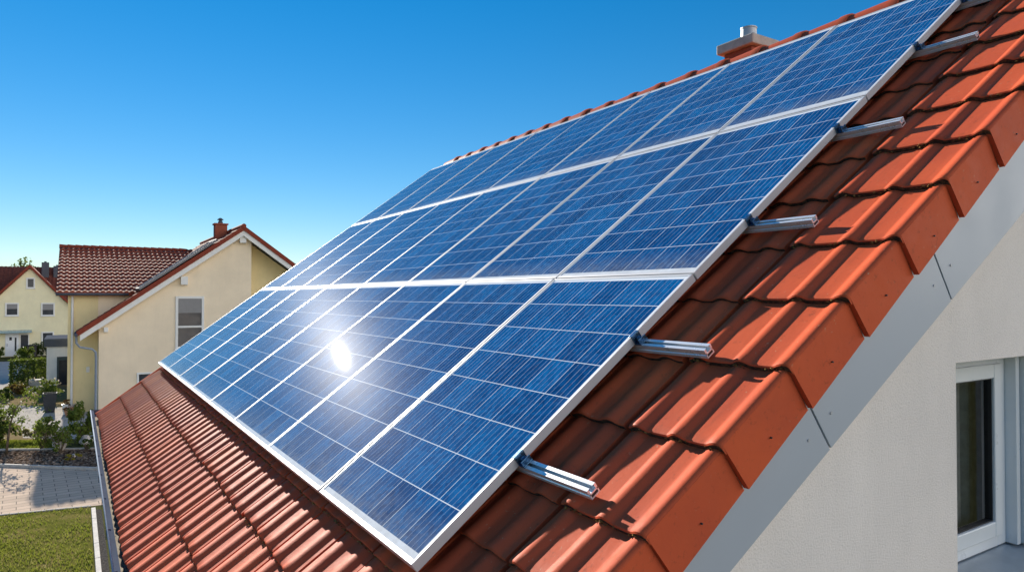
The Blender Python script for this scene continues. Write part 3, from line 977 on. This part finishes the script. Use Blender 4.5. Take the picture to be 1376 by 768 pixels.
WYG = GY + .30
mb = MB()
mb.prism([(w0, WYG, 0), (7.92, WYG, 0), (7.92, WYG, nz(7.92)), (AX, WYG, nz(AX)), (w0, WYG, nz(w0))], (0, .3, 0))
mb.build('gable_wall', 'y_wall', nh, fixn=True)
mb = MB(); mb.prism([(7.60, WYG + 1.0, 0), (w1, WYG + 1.0, 0), (w1, WYG + 1.0, nz(w1)), (7.60, WYG + 1.0, nz(7.60))], (0, .3, 0)); mb.build('recessed_wall', 'y_wall2', nh, fixn=True)
mb = MB(); mb.box((w0, WYG + .301, 0), (w0 + .3, 52, nz(w0) - .05)); mb.box((w1 - .3, WYG + 1.301, 0), (w1, 52, nz(w1) - .05)); mb.box((7.60, WYG + .301, 0), (7.92, WYG + .999, nz(7.92) - .01))
mb.prism([(w0 + .301, 51.7, 0), (w1 - .301, 51.7, 0), (w1 - .301, 51.7, nz(w1)), (AX, 51.7, nz(AX)), (w0 + .301, 51.7, nz(w0))], (0, .3, 0))
mb.build('side_wall', 'y_wall', nh, fixn=True)
# main roof
mb = MB()
Ls = (AX - EX) / math.cos(ang)
tiled_slope(mb, (EX, GY - .1, EZ - .02), (0, 1, 0), (math.cos(ang), 0, math.sin(ang)), 14.4, Ls, .30, .36)
tiled_slope(mb, (2 * AX - EX, GY - .1, EZ - .02), (0, 1, 0), (-math.cos(ang), 0, math.sin(ang)), 14.4, Ls, .30, .36)
nroof = mb.build('roof', 'n_tile', nh, smooth=True, auto=35)
mb = MB()
for sg in (1, -1):
    mb.prism([(AX - sg * .0 - sg * .003, GY, AZ - .03), (AX - sg * (AX - EX), GY, EZ - .03), (AX - sg * (AX - EX), GY, EZ - .12), (AX - sg * .003, GY, AZ - .17)], (0, 14.1, 0))
mb.build('roof_deck', 'white', nroof, fixn=True)
for sg in (1, -1):
    mb = MB()
    e = AX - sg * (AX - EX)
    mb.prism([(AX - sg * .002, GY - .16, AZ + .07), (e - sg * .02, GY - .16, EZ + .05), (e - sg * .02, GY - .16, EZ - .20), (AX - sg * .002, GY - .16, AZ - .19)], (0, .07, 0))
    mb.build('verge_tiles', 'n_verge', nroof, fixn=True)
    mb = MB()
    mb.prism([(AX - sg * .002, GY - .10, AZ - .14), (e + sg * .12, GY - .10, EZ - .10), (e + sg * .12, GY - .10, EZ - .38), (AX - sg * .002, GY - .10, AZ - .47)], (0, .06, 0))
    mb.build('barge_board', 'white', nroof, fixn=True)
mb = MB(); mb.tube([(AX, GY - .18, AZ + .05), (AX, GY + 14.2, AZ + .05)], .12, 10); mb.build('ridge_tile', 'n_verge', nroof, smooth=True, auto=40)
for x, z in ((4.66, 6.50), (1.28, 4.12), (AX, 8.72)):
    mb = MB(); mb.box((x - .16, GY + .02, z - .22), (x + .16, WYG - .002, z + .2)) if x != 1.28 else mb.box((x - .09, GY + .05, z - .12), (x + .09, WYG - .002, z + .1))
    mb.build('purlin_end', 'white', nh, bevel=.01)
nwindow(nh, 4.29, 5.62, 3.05, 5.70, WYG, bars=(4.16,), blind=.30, fw=.12)
nwindow(nh, 2.60, 3.30, 1.15, 1.97, WYG)
# cross wing
wx_l = -.27
WE_Z, WR_Z, WF, WR_Y, WB_Y = 5.86, 8.60, 40.1, 48.5, 52.4
wa = math.atan((WR_Z - WE_Z) / (WR_Y - WF + .45))
mb = MB(); mb.box((wx_l, WF, 0), (w0 - .002, WF + .3, WE_Z - .05)); mb.build('wing_wall', 'y_wall2', nh)
mb = MB(); mb.box((w0, WF + .02, nz(w0) - .04), (2.9, WF + .25, WE_Z + .12)); mb.build('dormer_wall', 'y_wall', nh)
mb = MB(); mb.prism([(wx_l, WF + .301, 0), (wx_l, 52.0, 0), (wx_l, 52.0, WE_Z - .05), (wx_l, WR_Y, WR_Z - .18), (wx_l, WF + .301, WE_Z + .02)], (.3, 0, 0)); mb.build('wing_gable', 'p_wall', nh, fixn=True)
mb = MB()


def under_main(p): return p.z < AZ - abs(p.x - AX) * tn - .12 and p.x > EX + .3


Lw = (WR_Y - WF + .45) / math.cos(wa)
tiled_slope(mb, (-.74, WF - .45, WE_Z), (1, 0, 0), (0, math.cos(wa), math.sin(wa)), 7.2, Lw, .255, .70, .06, .07, clip=under_main)
wb_ = math.atan((WR_Z - WE_Z) / (WB_Y - WR_Y)); tiled_slope(mb, (-.74, WB_Y, WE_Z), (1, 0, 0), (0, -math.cos(wb_), math.sin(wb_)), 7.2, (WB_Y - WR_Y) / math.cos(wb_), .255, .375, .05, .04, clip=under_main)
wroof = mb.build('wing_roof', 'n_tile', nh, smooth=True, auto=35)
mb = MB()
mb.prism([(-.76, WF - .45, WE_Z - .02), (-.76, WR_Y, WR_Z - .02), (-.76, WB_Y, WE_Z - .02), (-.76, WB_Y, WE_Z - .14), (-.76, WR_Y, WR_Z - .20), (-.76, WF - .45, WE_Z - .14)], (3.4, 0, 0))
mb.build('roof_deck', 'n_verge', wroof, fixn=True)
mb = MB()
for k in range(17):
    mb.tube([(-.78 + k * .4, WR_Y, WR_Z + .05), (-.78 + k * .4 + .40, WR_Y, WR_Z + .035)], [.13, .11], 10)
mb.build('ridge_tile', 'n_verge', wroof, smooth=True, auto=40)
mb = MB(); mb.tube([(-.76, WF - .50, WE_Z - .06), (2.3, WF - .50, WE_Z - .06)], .06, 8); mb.build('gutter', 'dkfascia', wroof, smooth=True)
# downpipes
mb = MB(); mb.tube([(-.08, WF - .08, WE_Z - .1), (-.08, WF - .08, .05)], .055, 10); mb.build('downpipe', 'white', nh, smooth=True, auto=40)
mb = MB()
mb.tube([(EX - .04, GY - .2, EZ - .10), (EX - .04, GY + 2.0, EZ - .10)], .075, 10); mb.build('gutter', 'gutter', nroof, smooth=True, auto=40)
mb = MB(); mb.tube([(EX - .02, GY + .1, EZ - .15), (EX - .02, GY + .1, EZ - .48), (EX + .12, GY + .12, EZ - .68), (EX + .62, GY + .20, EZ - .80), (EX + .76, GY + .22, EZ - .95), (EX + .78, GY + .22, EZ - 1.2), (EX + .78, GY + .22, .05)], .052, 10)
mb.build('downpipe', 'zinc', nh, smooth=True, auto=50)
mb = MB(); mb.box((.52, WF - .07, 1.95), (.66, WF - .002, 2.22)); mb.build('meter_box', 'lampw', nh, bevel=.01)
# roof collector raised over the left slope
tcol = thing('roof_collector', 'slim grey framed collector raised along the verge of the yellow neighbour roof', 'collector', (4.2, GY + .9, nz(4.2) + .35))
dvn = Vector((math.cos(ang), 0, math.sin(ang))); nnn = Vector((-math.sin(ang), 0, math.cos(ang)))
ca = Vector((2.75, GY + .12, AZ - (AX - 2.75) * tn)) + nnn * .10; Lc = 3.55 / math.cos(ang)
mb = MB(); mb.prism([ca, ca + dvn * Lc, ca + dvn * Lc + nnn * .12, ca + nnn * .12], (0, 2.4, 0)); mb.build('collector_frame', 'shutter', tcol, fixn=True, bevel=.01)
mb = MB(); mb.prism([ca + dvn * .08 + nnn * .121 + Vector((0, .08, 0)), ca + dvn * (Lc - .08) + nnn * .121 + Vector((0, .08, 0)), ca + dvn * (Lc - .08) + nnn * .125 + Vector((0, .08, 0)), ca + dvn * .08 + nnn * .125 + Vector((0, .08, 0))], (0, 2.24, 0)); mb.build('collector_glass', 'dkfascia', tcol, fixn=True)
# chimney
mb = MB(); mb.box((6.72, 42, 8.3), (7.36, 42.6, 9.78)); nch = mb.build('chimney', 'brick', nh)
mb = MB(); mb.box((6.66, 41.94, 9.781), (7.42, 42.66, 9.86)); mb.build('cap', 'brick', nch, bevel=.01)
mb = MB(); mb.lathe((7.04, 42.3, 9.86), [(.13, 0), (.13, .12), (.09, .14), (.09, .20), (.17, .21), (.17, .24), (.05, .33)], 12); mb.build('cowl', 'dkfascia', nch, smooth=True, auto=40)

# --- far pale house
fh = thing('house', 'pale yellow far house with steep gable, white front door and blue canopy', 'house', (-3.6, 85, 0))
FX, FZ, FT_ = -3.62, 8.62, 1.125
FYY = 80.3


def fz(x): return FZ - abs(x - FX) * FT_ - .25


f0, f1 = FX - 4.0, FX + 4.0
mb = MB(); mb.prism([(f0, FYY, 0), (f1, FYY, 0), (f1, FYY, fz(f1)), (FX, FYY, fz(FX)), (f0, FYY, fz(f0))], (0, .3, 0)); mb.build('gable_wall', 'p_wall', fh, fixn=True)
mb = MB(); mb.box((f0, FYY + .301, 0), (f0 + .3, 91, fz(f0))); mb.box((f1 - .3, FYY + .301, 0), (f1, 91, fz(f1))); mb.build('side_wall', 'p_wall', fh)
fa = math.atan(FT_)
mb = MB()
for sg in (1, -1):
    e = FX - sg * 4.25; ez2 = FZ - 4.25 * FT_
    tiled_slope(mb, (e, 79.95, ez2), (0, 1, 0), (sg * math.cos(fa), 0, math.sin(fa)), 12, 4.25 / math.cos(fa), .30, .36)
fr_ = mb.build('roof', 'n_tile2', fh, smooth=True, auto=35)
mb = MB()
for sg in (1, -1):
    e = FX - sg * 4.28; ez2 = FZ - 4.28 * FT_
    mb.prism([(FX - sg * .002, 79.93, FZ + .10), (e, 79.93, ez2 + .10), (e, 79.93, ez2 - .16), (FX - sg * .002, 79.93, FZ - .22)], (0, 12, 0))
mb.build('verge', 'n_verge', fr_, fixn=True)
# left wing
mb = MB(); la = rad(40)
tiled_slope(mb, (-16, 83.0, 5.25), (1, 0, 0), (0, math.cos(la), math.sin(la)), 18.3, 5.3, .34, .36)
mb.build('wing_roof', 'n_tile2', fh, smooth=True, auto=35)
mb = MB(); mb.box((-15.6, 83.4, 0), (f0 - .01, 83.7, 5.5)); mb.prism([(-16, 83.02, 5.20), (-16, 87.05, 8.58), (-16, 91, 5.2)], (18.3, 0, 0)); mb.build('wing_wall', 'p_wall', fh, fixn=True)
for x, z, hh in ((-2.57, 7.4, 9.20), (-1.55, 7.4, 8.85)):
    mb = MB(); mb.box((x - .32, 85.8, z), (x + .32, 86.4, hh)); q = mb.build('chimney', 'dkfascia', fh, bevel=.02)
    mb = MB(); mb.box((x - .1, 86.0, hh + .001), (x + .1, 86.2, hh + .12)); mb.build('flue', 'dkfascia', q)
nwindow(fh, -3.90, -3.20, 6.45, 7.48, FYY, fw=.12)
nwindow(fh, -5.50, -4.44, 3.84, 5.08, FYY, fw=.12, blind=.45)
nwindow(fh, -2.71, -1.60, 3.80, 5.07, FYY, fw=.12, blind=.55)
nwindow(fh, -2.66, -1.64, .92, 2.28, FYY, fw=.12)
mb = MB(); mb.box((-5.46, FYY - .06, .05), (-4.42, FYY - .002, 2.2)); dr = mb.build('door', 'doorw', fh, bevel=.01)
mb = MB(); mb.box((-4.74, FYY - .066, .5), (-4.60, FYY - .0605, 1.8)); mb.box((-5.16, FYY - .066, 1.55), (-4.96, FYY - .0605, 1.85)); mb.build('door_glass', 'darkglass', dr)
mb = MB(); mb.tube([(-5.30, FYY - .12, 1.0), (-5.30, FYY - .12, 1.25)], .03, 8); mb.build('handle', 'steel', dr)
nwindow(fh, -4.38, -3.60, .08, 2.14, FYY, fw=.10)
mb = MB(); mb.prism([(-6.4, FYY - .01, 2.50), (-6.4, FYY - 1.0, 2.38), (-6.4, FYY - 1.0, 2.26), (-6.4, FYY - .01, 2.30)], (3.0, 0, 0)); mb.build('door_canopy', 'canopy', fh, fixn=True)

# --- flat garage
gh = thing('garage', 'small white flat roofed garage with slate grey roof edge', 'garage', (.2, 55, 0))
mb = MB(); mb.box((-1.47, 53, 0), (2.5, 58, 2.47)); mb.build('wall', 'w_wall', gh)
mb = MB(); mb.box((-1.62, 52.85, 2.472), (2.65, 58.15, 2.98)); mb.build('flat_roof', 'dkfascia', gh, bevel=.02)
mb = MB(); ring(mb, -.92, .10, 0.0, 1.82, .10, .10, .02, .22, 52.93, 52.998); gd = mb.build('door', 'teal', gh)
mb = MB(); mb.box((-.82, 52.97, .02), (.0, 52.99, 1.60)); mb.build('door_panel', 'darkglass', gd)

# ------------------------------------------------------------------ vegetation


def leaves(mb, pts, size, mi=0, up=.3):
    for p in pts:
        p = Vector(p); sz = size * random.uniform(.6, 1.35)
        n = Vector((random.gauss(0, 1), random.gauss(0, 1), random.gauss(up, 1))).normalized()
        a = n.orthogonal().normalized(); a = Matrix.Rotation(random.uniform(0, 6.28), 3, n) @ a; e = n.cross(a)
        k = sz * .5
        mb.add([p - a * k, p + e * k * .55 - a * k * .1 + n * k * .12, p + a * k, p - e * k * .55 - a * k * .1 + n * k * .12], [(0, 1, 2, 3)], mi)


def blob_pts(c, r, n, clumps=14, shell=.55):
    """points in clumps spread over an ellipsoid volume"""
    c = Vector(c); out = []
    cl = []
    for _ in range(clumps):
        d = Vector((random.gauss(0, 1), random.gauss(0, 1), random.gauss(.15, 1))).normalized() * random.uniform(shell, .92)
        cl.append((Vector((d.x * r[0], d.y * r[1], d.z * r[2])), random.uniform(.22, .42)))
    for _ in range(n):
        o, q = random.choice(cl)
        d = Vector((random.gauss(0, 1), random.gauss(0, 1), random.gauss(0, 1))).normalized() * (random.random() ** .4) * q
        p = c + o + Vector((d.x * r[0], d.y * r[1], d.z * r[2]))
        if p.z > .02: out.append(p)
    return out


def shrub(name, label, cat, c, r, n, leaf, mat, group=None, clumps=14, stems=5, flowers=None, shell=.4):
    t = thing(name, label, cat, (c[0], c[1], 0), group)
    mb = MB(); leaves(mb, blob_pts((c[0], c[1], c[2] if len(c) > 2 else r[2]), r, n, clumps, shell), leaf)
    mb.build('foliage', mat, t)
    mb = MB()
    for k in range(stems):
        a = random.uniform(0, 6.28); q = random.uniform(.3, .75)
        top = Vector((c[0] + math.cos(a) * r[0] * q, c[1] + math.sin(a) * r[1] * q, (c[2] if len(c) > 2 else r[2]) + r[2] * random.uniform(.0, .6)))
        b0 = Vector((c[0] + random.uniform(-.05, .05), c[1] + random.uniform(-.05, .05), 0))
        mid = (b0 + top) / 2 + Vector((random.uniform(-.05, .05), random.uniform(-.05, .05), .1))
        mb.tube([b0, mid, top], [.018, .013, .006], 6)
    mb.build('stem', 'bark', t)
    if flowers:
        fm, fn, fs = flowers
        mb = MB(); leaves(mb, blob_pts((c[0], c[1], (c[2] if len(c) > 2 else r[2]) + r[2] * .25), r, fn, clumps, .7), fs)
        mb.build('flowers', fm, t)
    return t


def tree(name, label, c, h, r, n, leaf, mat, group=None, trunk_r=.12, base=.35, clumps=34):
    t = thing(name, label, 'tree', (c[0], c[1], 0), group)
    cz = h * (base + (1 - base) / 2); rr = (r, r, h * (1 - base) / 2)
    mb = MB(); leaves(mb, blob_pts((c[0], c[1], cz), rr, n, clumps, .35), leaf); mb.build('crown', mat, t)
    mb = MB()
    mb.tube([(c[0], c[1], 0), (c[0] + .05 * r, c[1], h * base * .7), (c[0] - .03 * r, c[1] + .03 * r, h * .62), (c[0], c[1], h * .85)], [trunk_r, trunk_r * .8, trunk_r * .5, trunk_r * .15], 9)
    for k in range(7):
        a = k * 2.4; z0 = h * (base * .75 + .06 * k)
        e = Vector((c[0] + math.cos(a) * r * .7, c[1] + math.sin(a) * r * .7, z0 + h * .16))
        mb.tube([(c[0], c[1], z0), (c[0] + math.cos(a) * r * .3, c[1] + math.sin(a) * r * .3, z0 + h * .05), e], [trunk_r * .45, trunk_r * .3, trunk_r * .1], 6)
    mb.build('trunk', 'bark', t)
    return t


def hedge_box(label, x0, x1, y0, y1, h, n, leaf, mat, group):
    t = thing('hedge', label, 'hedge', ((x0 + x1) / 2, (y0 + y1) / 2, 0), group)
    mb = MB(); pts = []
    for _ in range(n):
        f = random.random()
        x, y, z = random.uniform(x0, x1), random.uniform(y0, y1), random.uniform(.03, h)
        if f < .40: y = y0 + abs(random.gauss(0, .06))
        elif f < .60: z = h - abs(random.gauss(0, .06))
        elif f < .72: x = x0 + abs(random.gauss(0, .06))
        elif f < .84: x = x1 - abs(random.gauss(0, .06))
        pts.append((x + random.gauss(0, .03), y + random.gauss(0, .03), z + random.gauss(0, .03)))
    leaves(mb, pts, leaf); mb.build('foliage', mat, t)
    mb = MB()
    for k in range(5):
        x = x0 + (x1 - x0) * (k + .5) / 5; y = (y0 + y1) / 2
        mb.tube([(x, y, 0), (x + .05, y, h * .5), (x - .05, y, h * .85)], [.03, .022, .01], 6)
    mb.build('stem', 'bark', t)
    return t


hedge_box('clipped square hedge block standing in front of the ball shrub', -3.35, -2.05, 52.6, 53.9, 1.72, 2600, .13, 'l_hedge', 'clipped hedges')
hedge_box('lower narrow hedge between the big hedge block and the garage', -2.15, -1.58, 55.2, 56.4, 1.55, 1500, .12, 'l_bush', 'clipped hedges')
shrub('shrub', 'clipped round ball shrub showing above the square hedge', 'shrub', (-2.78, 56.2, 1.75), (.58, .58, .62), 1100, .12, 'l_hedge', None, 30, 4, None, .2)
shrub('shrub', 'loose green rose bush with pale blooms in front of the garage', 'shrub', (-1.35, 45.0, .60), (.85, .7, .62), 1300, .13, 'l_bush', None, 20, 7, ('petal', 60, .13))
shrub('shrub', 'low golden yellow ground shrub by the street edge', 'shrub', (-2.42, 49.5, .24), (.55, .6, .28), 650, .12, 'l_yell', None, 12, 3)
shrub('shrub', 'rust brown heather mound at the street corner', 'shrub', (-3.0, 49.2, .30), (.60, .6, .36), 800, .11, 'l_rust', None, 12, 3)
shrub('shrub', 'small dark shrub on the dry slope below the yellow shrub', 'shrub', (-3.25, 47.2, .3), (.6, .6, .35), 800, .12, 'l_dark', None, 12, 3)
shrub('shrub', 'dense dark shrub behind the leaning sapling at the left edge', 'shrub', (-2.45, 33.6, .75), (.85, .8, .80), 2400, .12, 'l_dark', None, 22, 8)
shrub('shrub', 'tufty brown grass clump at the end of the garden lawn', 'shrub', (-1.28, 33.3, .28), (.42, .4, .34), 700, .13, 'l_straw', None, 10, 3)
shrub('shrub', 'airy flowering shrub with thin stems in the middle of the bark bed', 'shrub', (-.98, 30.9, .72), (.60, .5, .62), 850, .11, 'l_bush', None, 14, 9, ('petal', 40, .07))
shrub('shrub', 'spindly light green shrub beside the white rock', 'shrub', (-.38, 29.9, .55), (.55, .45, .60), 700, .10, 'l_bush', None, 12, 9)
shrub('shrub', 'bushy leafy green shrub against the end of the gutter', 'shrub', (.22, 31.6, .82), (.62, .6, .72), 1700, .14, 'l_bush', None, 18, 6)
shrub('shrub', 'little round green shrub under the leafy shrub by the gutter', 'shrub', (.40, 29.75, .24), (.22, .22, .24), 260, .09, 'l_hedge', None, 8, 3)
shrub('shrub', 'small straw coloured tuft at the front of the bark bed', 'shrub', (.02, 28.5, .12), (.25, .22, .14), 200, .08, 'l_yell', None, 6, 2)
shrub('shrub', 'low shrub with pink blooms beside the far front door', 'shrub', (-1.9, 78.8, .45), (.6, .5, .5), 500, .18, 'l_dark', None, 12, 3, ('petal', 40, .16))
shrub('shrub', 'dark clipped shrub under the far ground floor window', 'shrub', (-2.95, 79.0, .75), (.65, .5, .78), 900, .18, 'l_dark', None, 18, 3)
shrub('shrub', 'green shrub left of the far white front door', 'shrub', (-5.75, 78.0, .7), (.55, .5, .7), 700, .18, 'l_hedge', None, 16, 3)
shrub('shrub', 'little green shrub in front of the far glass side panel', 'shrub', (-3.95, 79.2, .55), (.42, .4, .55), 500, .16, 'l_hedge', None, 12, 3)

# leaning sapling
t = thing('sapling', 'leaning young sapling with bare trunk and drooping twigs in the bark bed', 'tree', (-2.02, 30.6, 0))
mb = MB()
mb.tube([(-2.02, 30.6, 0), (-1.98, 30.6, .5), (-1.93, 30.62, 1.0), (-1.82, 30.65, 1.5), (-1.62, 30.7, 1.85)], [.045, .04, .032, .022, .01], 8)
tw = [[(-1.85, 30.64, 1.4), (-1.4, 30.6, 1.78), (-1.05, 30.55, 1.75), (-.85, 30.5, 1.55)], [(-1.9, 30.62, 1.2), (-2.3, 30.6, 1.6), (-2.7, 30.6, 1.7)], [(-1.62, 30.7, 1.85), (-1.3, 30.75, 2.05), (-1.1, 30.75, 1.98)], [(-1.93, 30.62, 1.05), (-1.6, 30.4, 1.35), (-1.45, 30.3, 1.3)], [(-1.8, 30.66, 1.55), (-2.1, 30.9, 2.0), (-2.3, 31, 2.05)]]
for q in tw: mb.tube(q, [.012, .009, .006, .004][:len(q)], 6)
mb.build('trunk', 'bark', t, smooth=True)
mb = MB(); pts = []
for q in tw:
    for _ in range(70):
        i = random.randrange(len(q) - 1); f = random.random()
        pts.append(Vector(q[i]).lerp(Vector(q[i + 1]), f) + Vector((random.gauss(0, .09), random.gauss(0, .09), random.gauss(-.03, .08))))
leaves(mb, pts, .11); mb.build('crown', 'l_hedge', t)

# trees beyond and around
tree('tree', 'dark round tree top showing over the far roof', (-5.4, 103, 0), 10.0, 1.7, 2600, .35, 'l_dark', 'trees behind the houses', .25, .3)
tree('tree', 'broad green tree beyond the houses on the left', (-22, 96, 0), 9.0, 3.6, 2600, .4, 'l_hedge', 'trees behind the houses', .25, .3)
tree('tree', 'small garden tree left of the driveway', (-4.6, 23.6, 0), 3.2, 1.0, 1500, .16, 'l_hedge', None, .07, .35)

# planter, pots, rocks, crate, bin
t = thing('planter', 'tall tapered anthracite planter standing on the patio', 'planter', (-.98, 40.9, 0))
mb = MB(); vs = []
for s_2, z in ((.20, .02), (.30, .95), (.26, .95), (.25, .85)):
    vs += [(-.98 - s_2, 40.9 - s_2, z), (-.98 + s_2, 40.9 - s_2, z), (-.98 + s_2, 40.9 + s_2, z), (-.98 - s_2, 40.9 + s_2, z)]
fs = [(3, 2, 1, 0)]
for r in range(3): fs += [(r * 4 + k, r * 4 + (k + 1) % 4, (r + 1) * 4 + (k + 1) % 4, (r + 1) * 4 + k) for k in range(4)]
fs.append((12, 13, 14, 15)); mb.add(vs, fs); mb.build('tub', 'planter', t, bevel=.01)
mb = MB(); mb.add([(-1.22, 40.66, .86), (-.74, 40.66, .86), (-.74, 41.14, .86), (-1.22, 41.14, .86)], [(0, 1, 2, 3)]); mb.build('soil', 'mulch', t)


def rock(label, c, r, sub=3):
    bm = bmesh.new(); bmesh.ops.create_icosphere(bm, subdivisions=sub, radius=1)
    ph = [random.uniform(0, 6) for _ in range(6)]
    for v in bm.verts:
        p = v.co
        d = 1 + .16 * math.sin(3 * p.x + ph[0]) + .12 * math.sin(4 * p.y + ph[1]) + .1 * math.sin(5 * p.z + ph[2]) + .06 * math.sin(9 * p.x + 7 * p.y + ph[3])
        v.co = Vector((p.x * r[0] * d, p.y * r[1] * d, p.z * r[2] * d))
    me = bpy.data.meshes.new('rock'); bm.to_mesh(me); bm.free(); me.materials.append(M['rock'])
    o = bpy.data.objects.new('rock', me); COL.objects.link(o); o.location = (c[0], c[1], r[2] * .75)
    return tag(o, label, 'rock', 'garden rocks')


rock('tall pale upright rock between two shrubs in the bark bed', (-.42, 30.35), (.20, .18, .42))
rock('broad pale slab of rock behind the airy shrub on the patio', (-.78, 34.0), (.45, .35, .22))
rock('small white stone lying in the front of the bark bed', (.0, 28.9), (.10, .10, .08))
rock('brown grey boulder at the foot of the leafy shrub by the gutter', (.42, 31.1), (.24, .2, .2))


def pot(label, c, r, h, m='pot', plant='l_rust'):
    t = thing('flower_pot', label, 'pot', (c[0], c[1], 0), 'pots by the house corner')
    mb = MB(); mb.lathe((c[0], c[1], .01), [(r * .7, 0), (r, h * .9), (r * 1.08, h * .9), (r * 1.08, h), (r * .92, h), (r * .88, h * .9)], 16); mb.build('pot_body', m, t, smooth=True, auto=40)
    mb = MB(); leaves(mb, blob_pts((c[0], c[1], h + r * .6), (r * 1.2, r * 1.2, r * .9), 200, 8), .07); mb.build('plant', plant, t)


pot('white pot with rusty brown plant at the yellow house corner', (-.30, 39.7), .17, .48, 'lampw', 'l_rust')
pot('clay pot with pale blooms against the white downpipe', (-.02, 39.5), .14, .36, 'pot', 'petal')
pot('wide clay bowl of red brown plants just before the corner pots', (-.18, 39.15), .20, .25, 'pot', 'l_rust')
t = thing('planter', 'low grey square planter box below the narrow hedge', 'planter', (-1.95, 51.2, 0))
mb = MB(); ring(mb, -2.3, -1.6, .0, .62, .06, .06, .06, .06, 50.9, 51.5); mb.box((-2.24, 50.93, .06), (-1.66, 51.47, .56)); mb.build('tub', 'concrete', t)
t = thing('waste_bin', 'black wheeled bin standing by the far door', 'bin', (-3.3, 78.4, 0))
mb = MB(); mb.prism([(-3.62, 78.2, .08), (-3.0, 78.2, .08), (-2.94, 78.2, 1.05), (-3.68, 78.2, 1.05)], (0, .6, 0)); mb.build('bin_body', 'black', t, fixn=True, bevel=.02)
mb = MB(); mb.prism([(-3.72, 78.14, 1.051), (-2.9, 78.14, 1.051), (-2.95, 78.14, 1.15), (-3.67, 78.14, 1.15)], (0, .72, 0)); mb.build('lid', 'black', t, fixn=True, bevel=.02)

# grass blades and bark chips (nobody could count them)


def blades(name, poly_fn, n, hmin, hmax, mat, wd=.012):
    mb = MB()
    k = 0
    while k < n:
        p = poly_fn()
        if p is None: continue
        k += 1
        a = random.uniform(0, 6.28); h = random.uniform(hmin, hmax); d = Vector((math.cos(a), math.sin(a), 0)) * wd
        ln = Vector((random.gauss(0, .35), random.gauss(0, .35), 0)) * h
        q = Vector((p[0], p[1], .004))
        mb.add([q - d, q + d, q + ln + Vector((0, 0, h))], [(0, 1, 2)])
    return kind(mb.build(name, mat), 'stuff')


def patchy(x, y): return .5 + .5 * math.sin(x * 2.1 + 1.3 * math.sin(y * 1.7)) * math.sin(y * 1.3 + x)


def in_lawn():
    x = random.uniform(-4.5, .38); y = random.uniform(13.0, 22.6)
    if y > 21.9 - (x - .41) * .2: return None
    if random.random() > .08 + 1.1 * patchy(x, y) ** 1.5: return None
    return x, y


blades('grass', in_lawn, 11000, .03, .085, 'l_grass', .012)
blades('dry_grass', in_lawn, 3500, .03, .07, 'l_straw', .012)


def in_strip():
    y = random.uniform(30.8, 34.2); x = random.uniform(-3.6, -.4)
    if y < 30.75 - (x + .5) * .56 or y > 33.0 - (x + .95) * .6: return None
    return x, y


blades('grass', in_strip, 6000, .03, .07, 'l_grass', .02)


def in_bed():
    x = random.uniform(-4.5, 1.0); y = random.uniform(26.4, 32)
    if y < 26.75 - (x - .65) * .82 or y > 30.4 - (x + .0) * .5: return None
    return x, y


mb = MB(); k = 0
while k < 3500:
    p = in_bed()
    if p is None: continue
    k += 1
    l = random.uniform(.02, .06); a = random.uniform(0, 6.28)
    d = Vector((math.cos(a), math.sin(a), random.uniform(-.3, .5))) * l; e = Vector((-math.sin(a), math.cos(a), random.uniform(-.3, .3))) * l * .5
    q = Vector((p[0], p[1], .03)); mb.add([q - d - e, q + d - e, q + d + e, q - d + e], [(0, 1, 2, 3)])
kind(mb.build('bark_mulch', 'chip'), 'stuff')
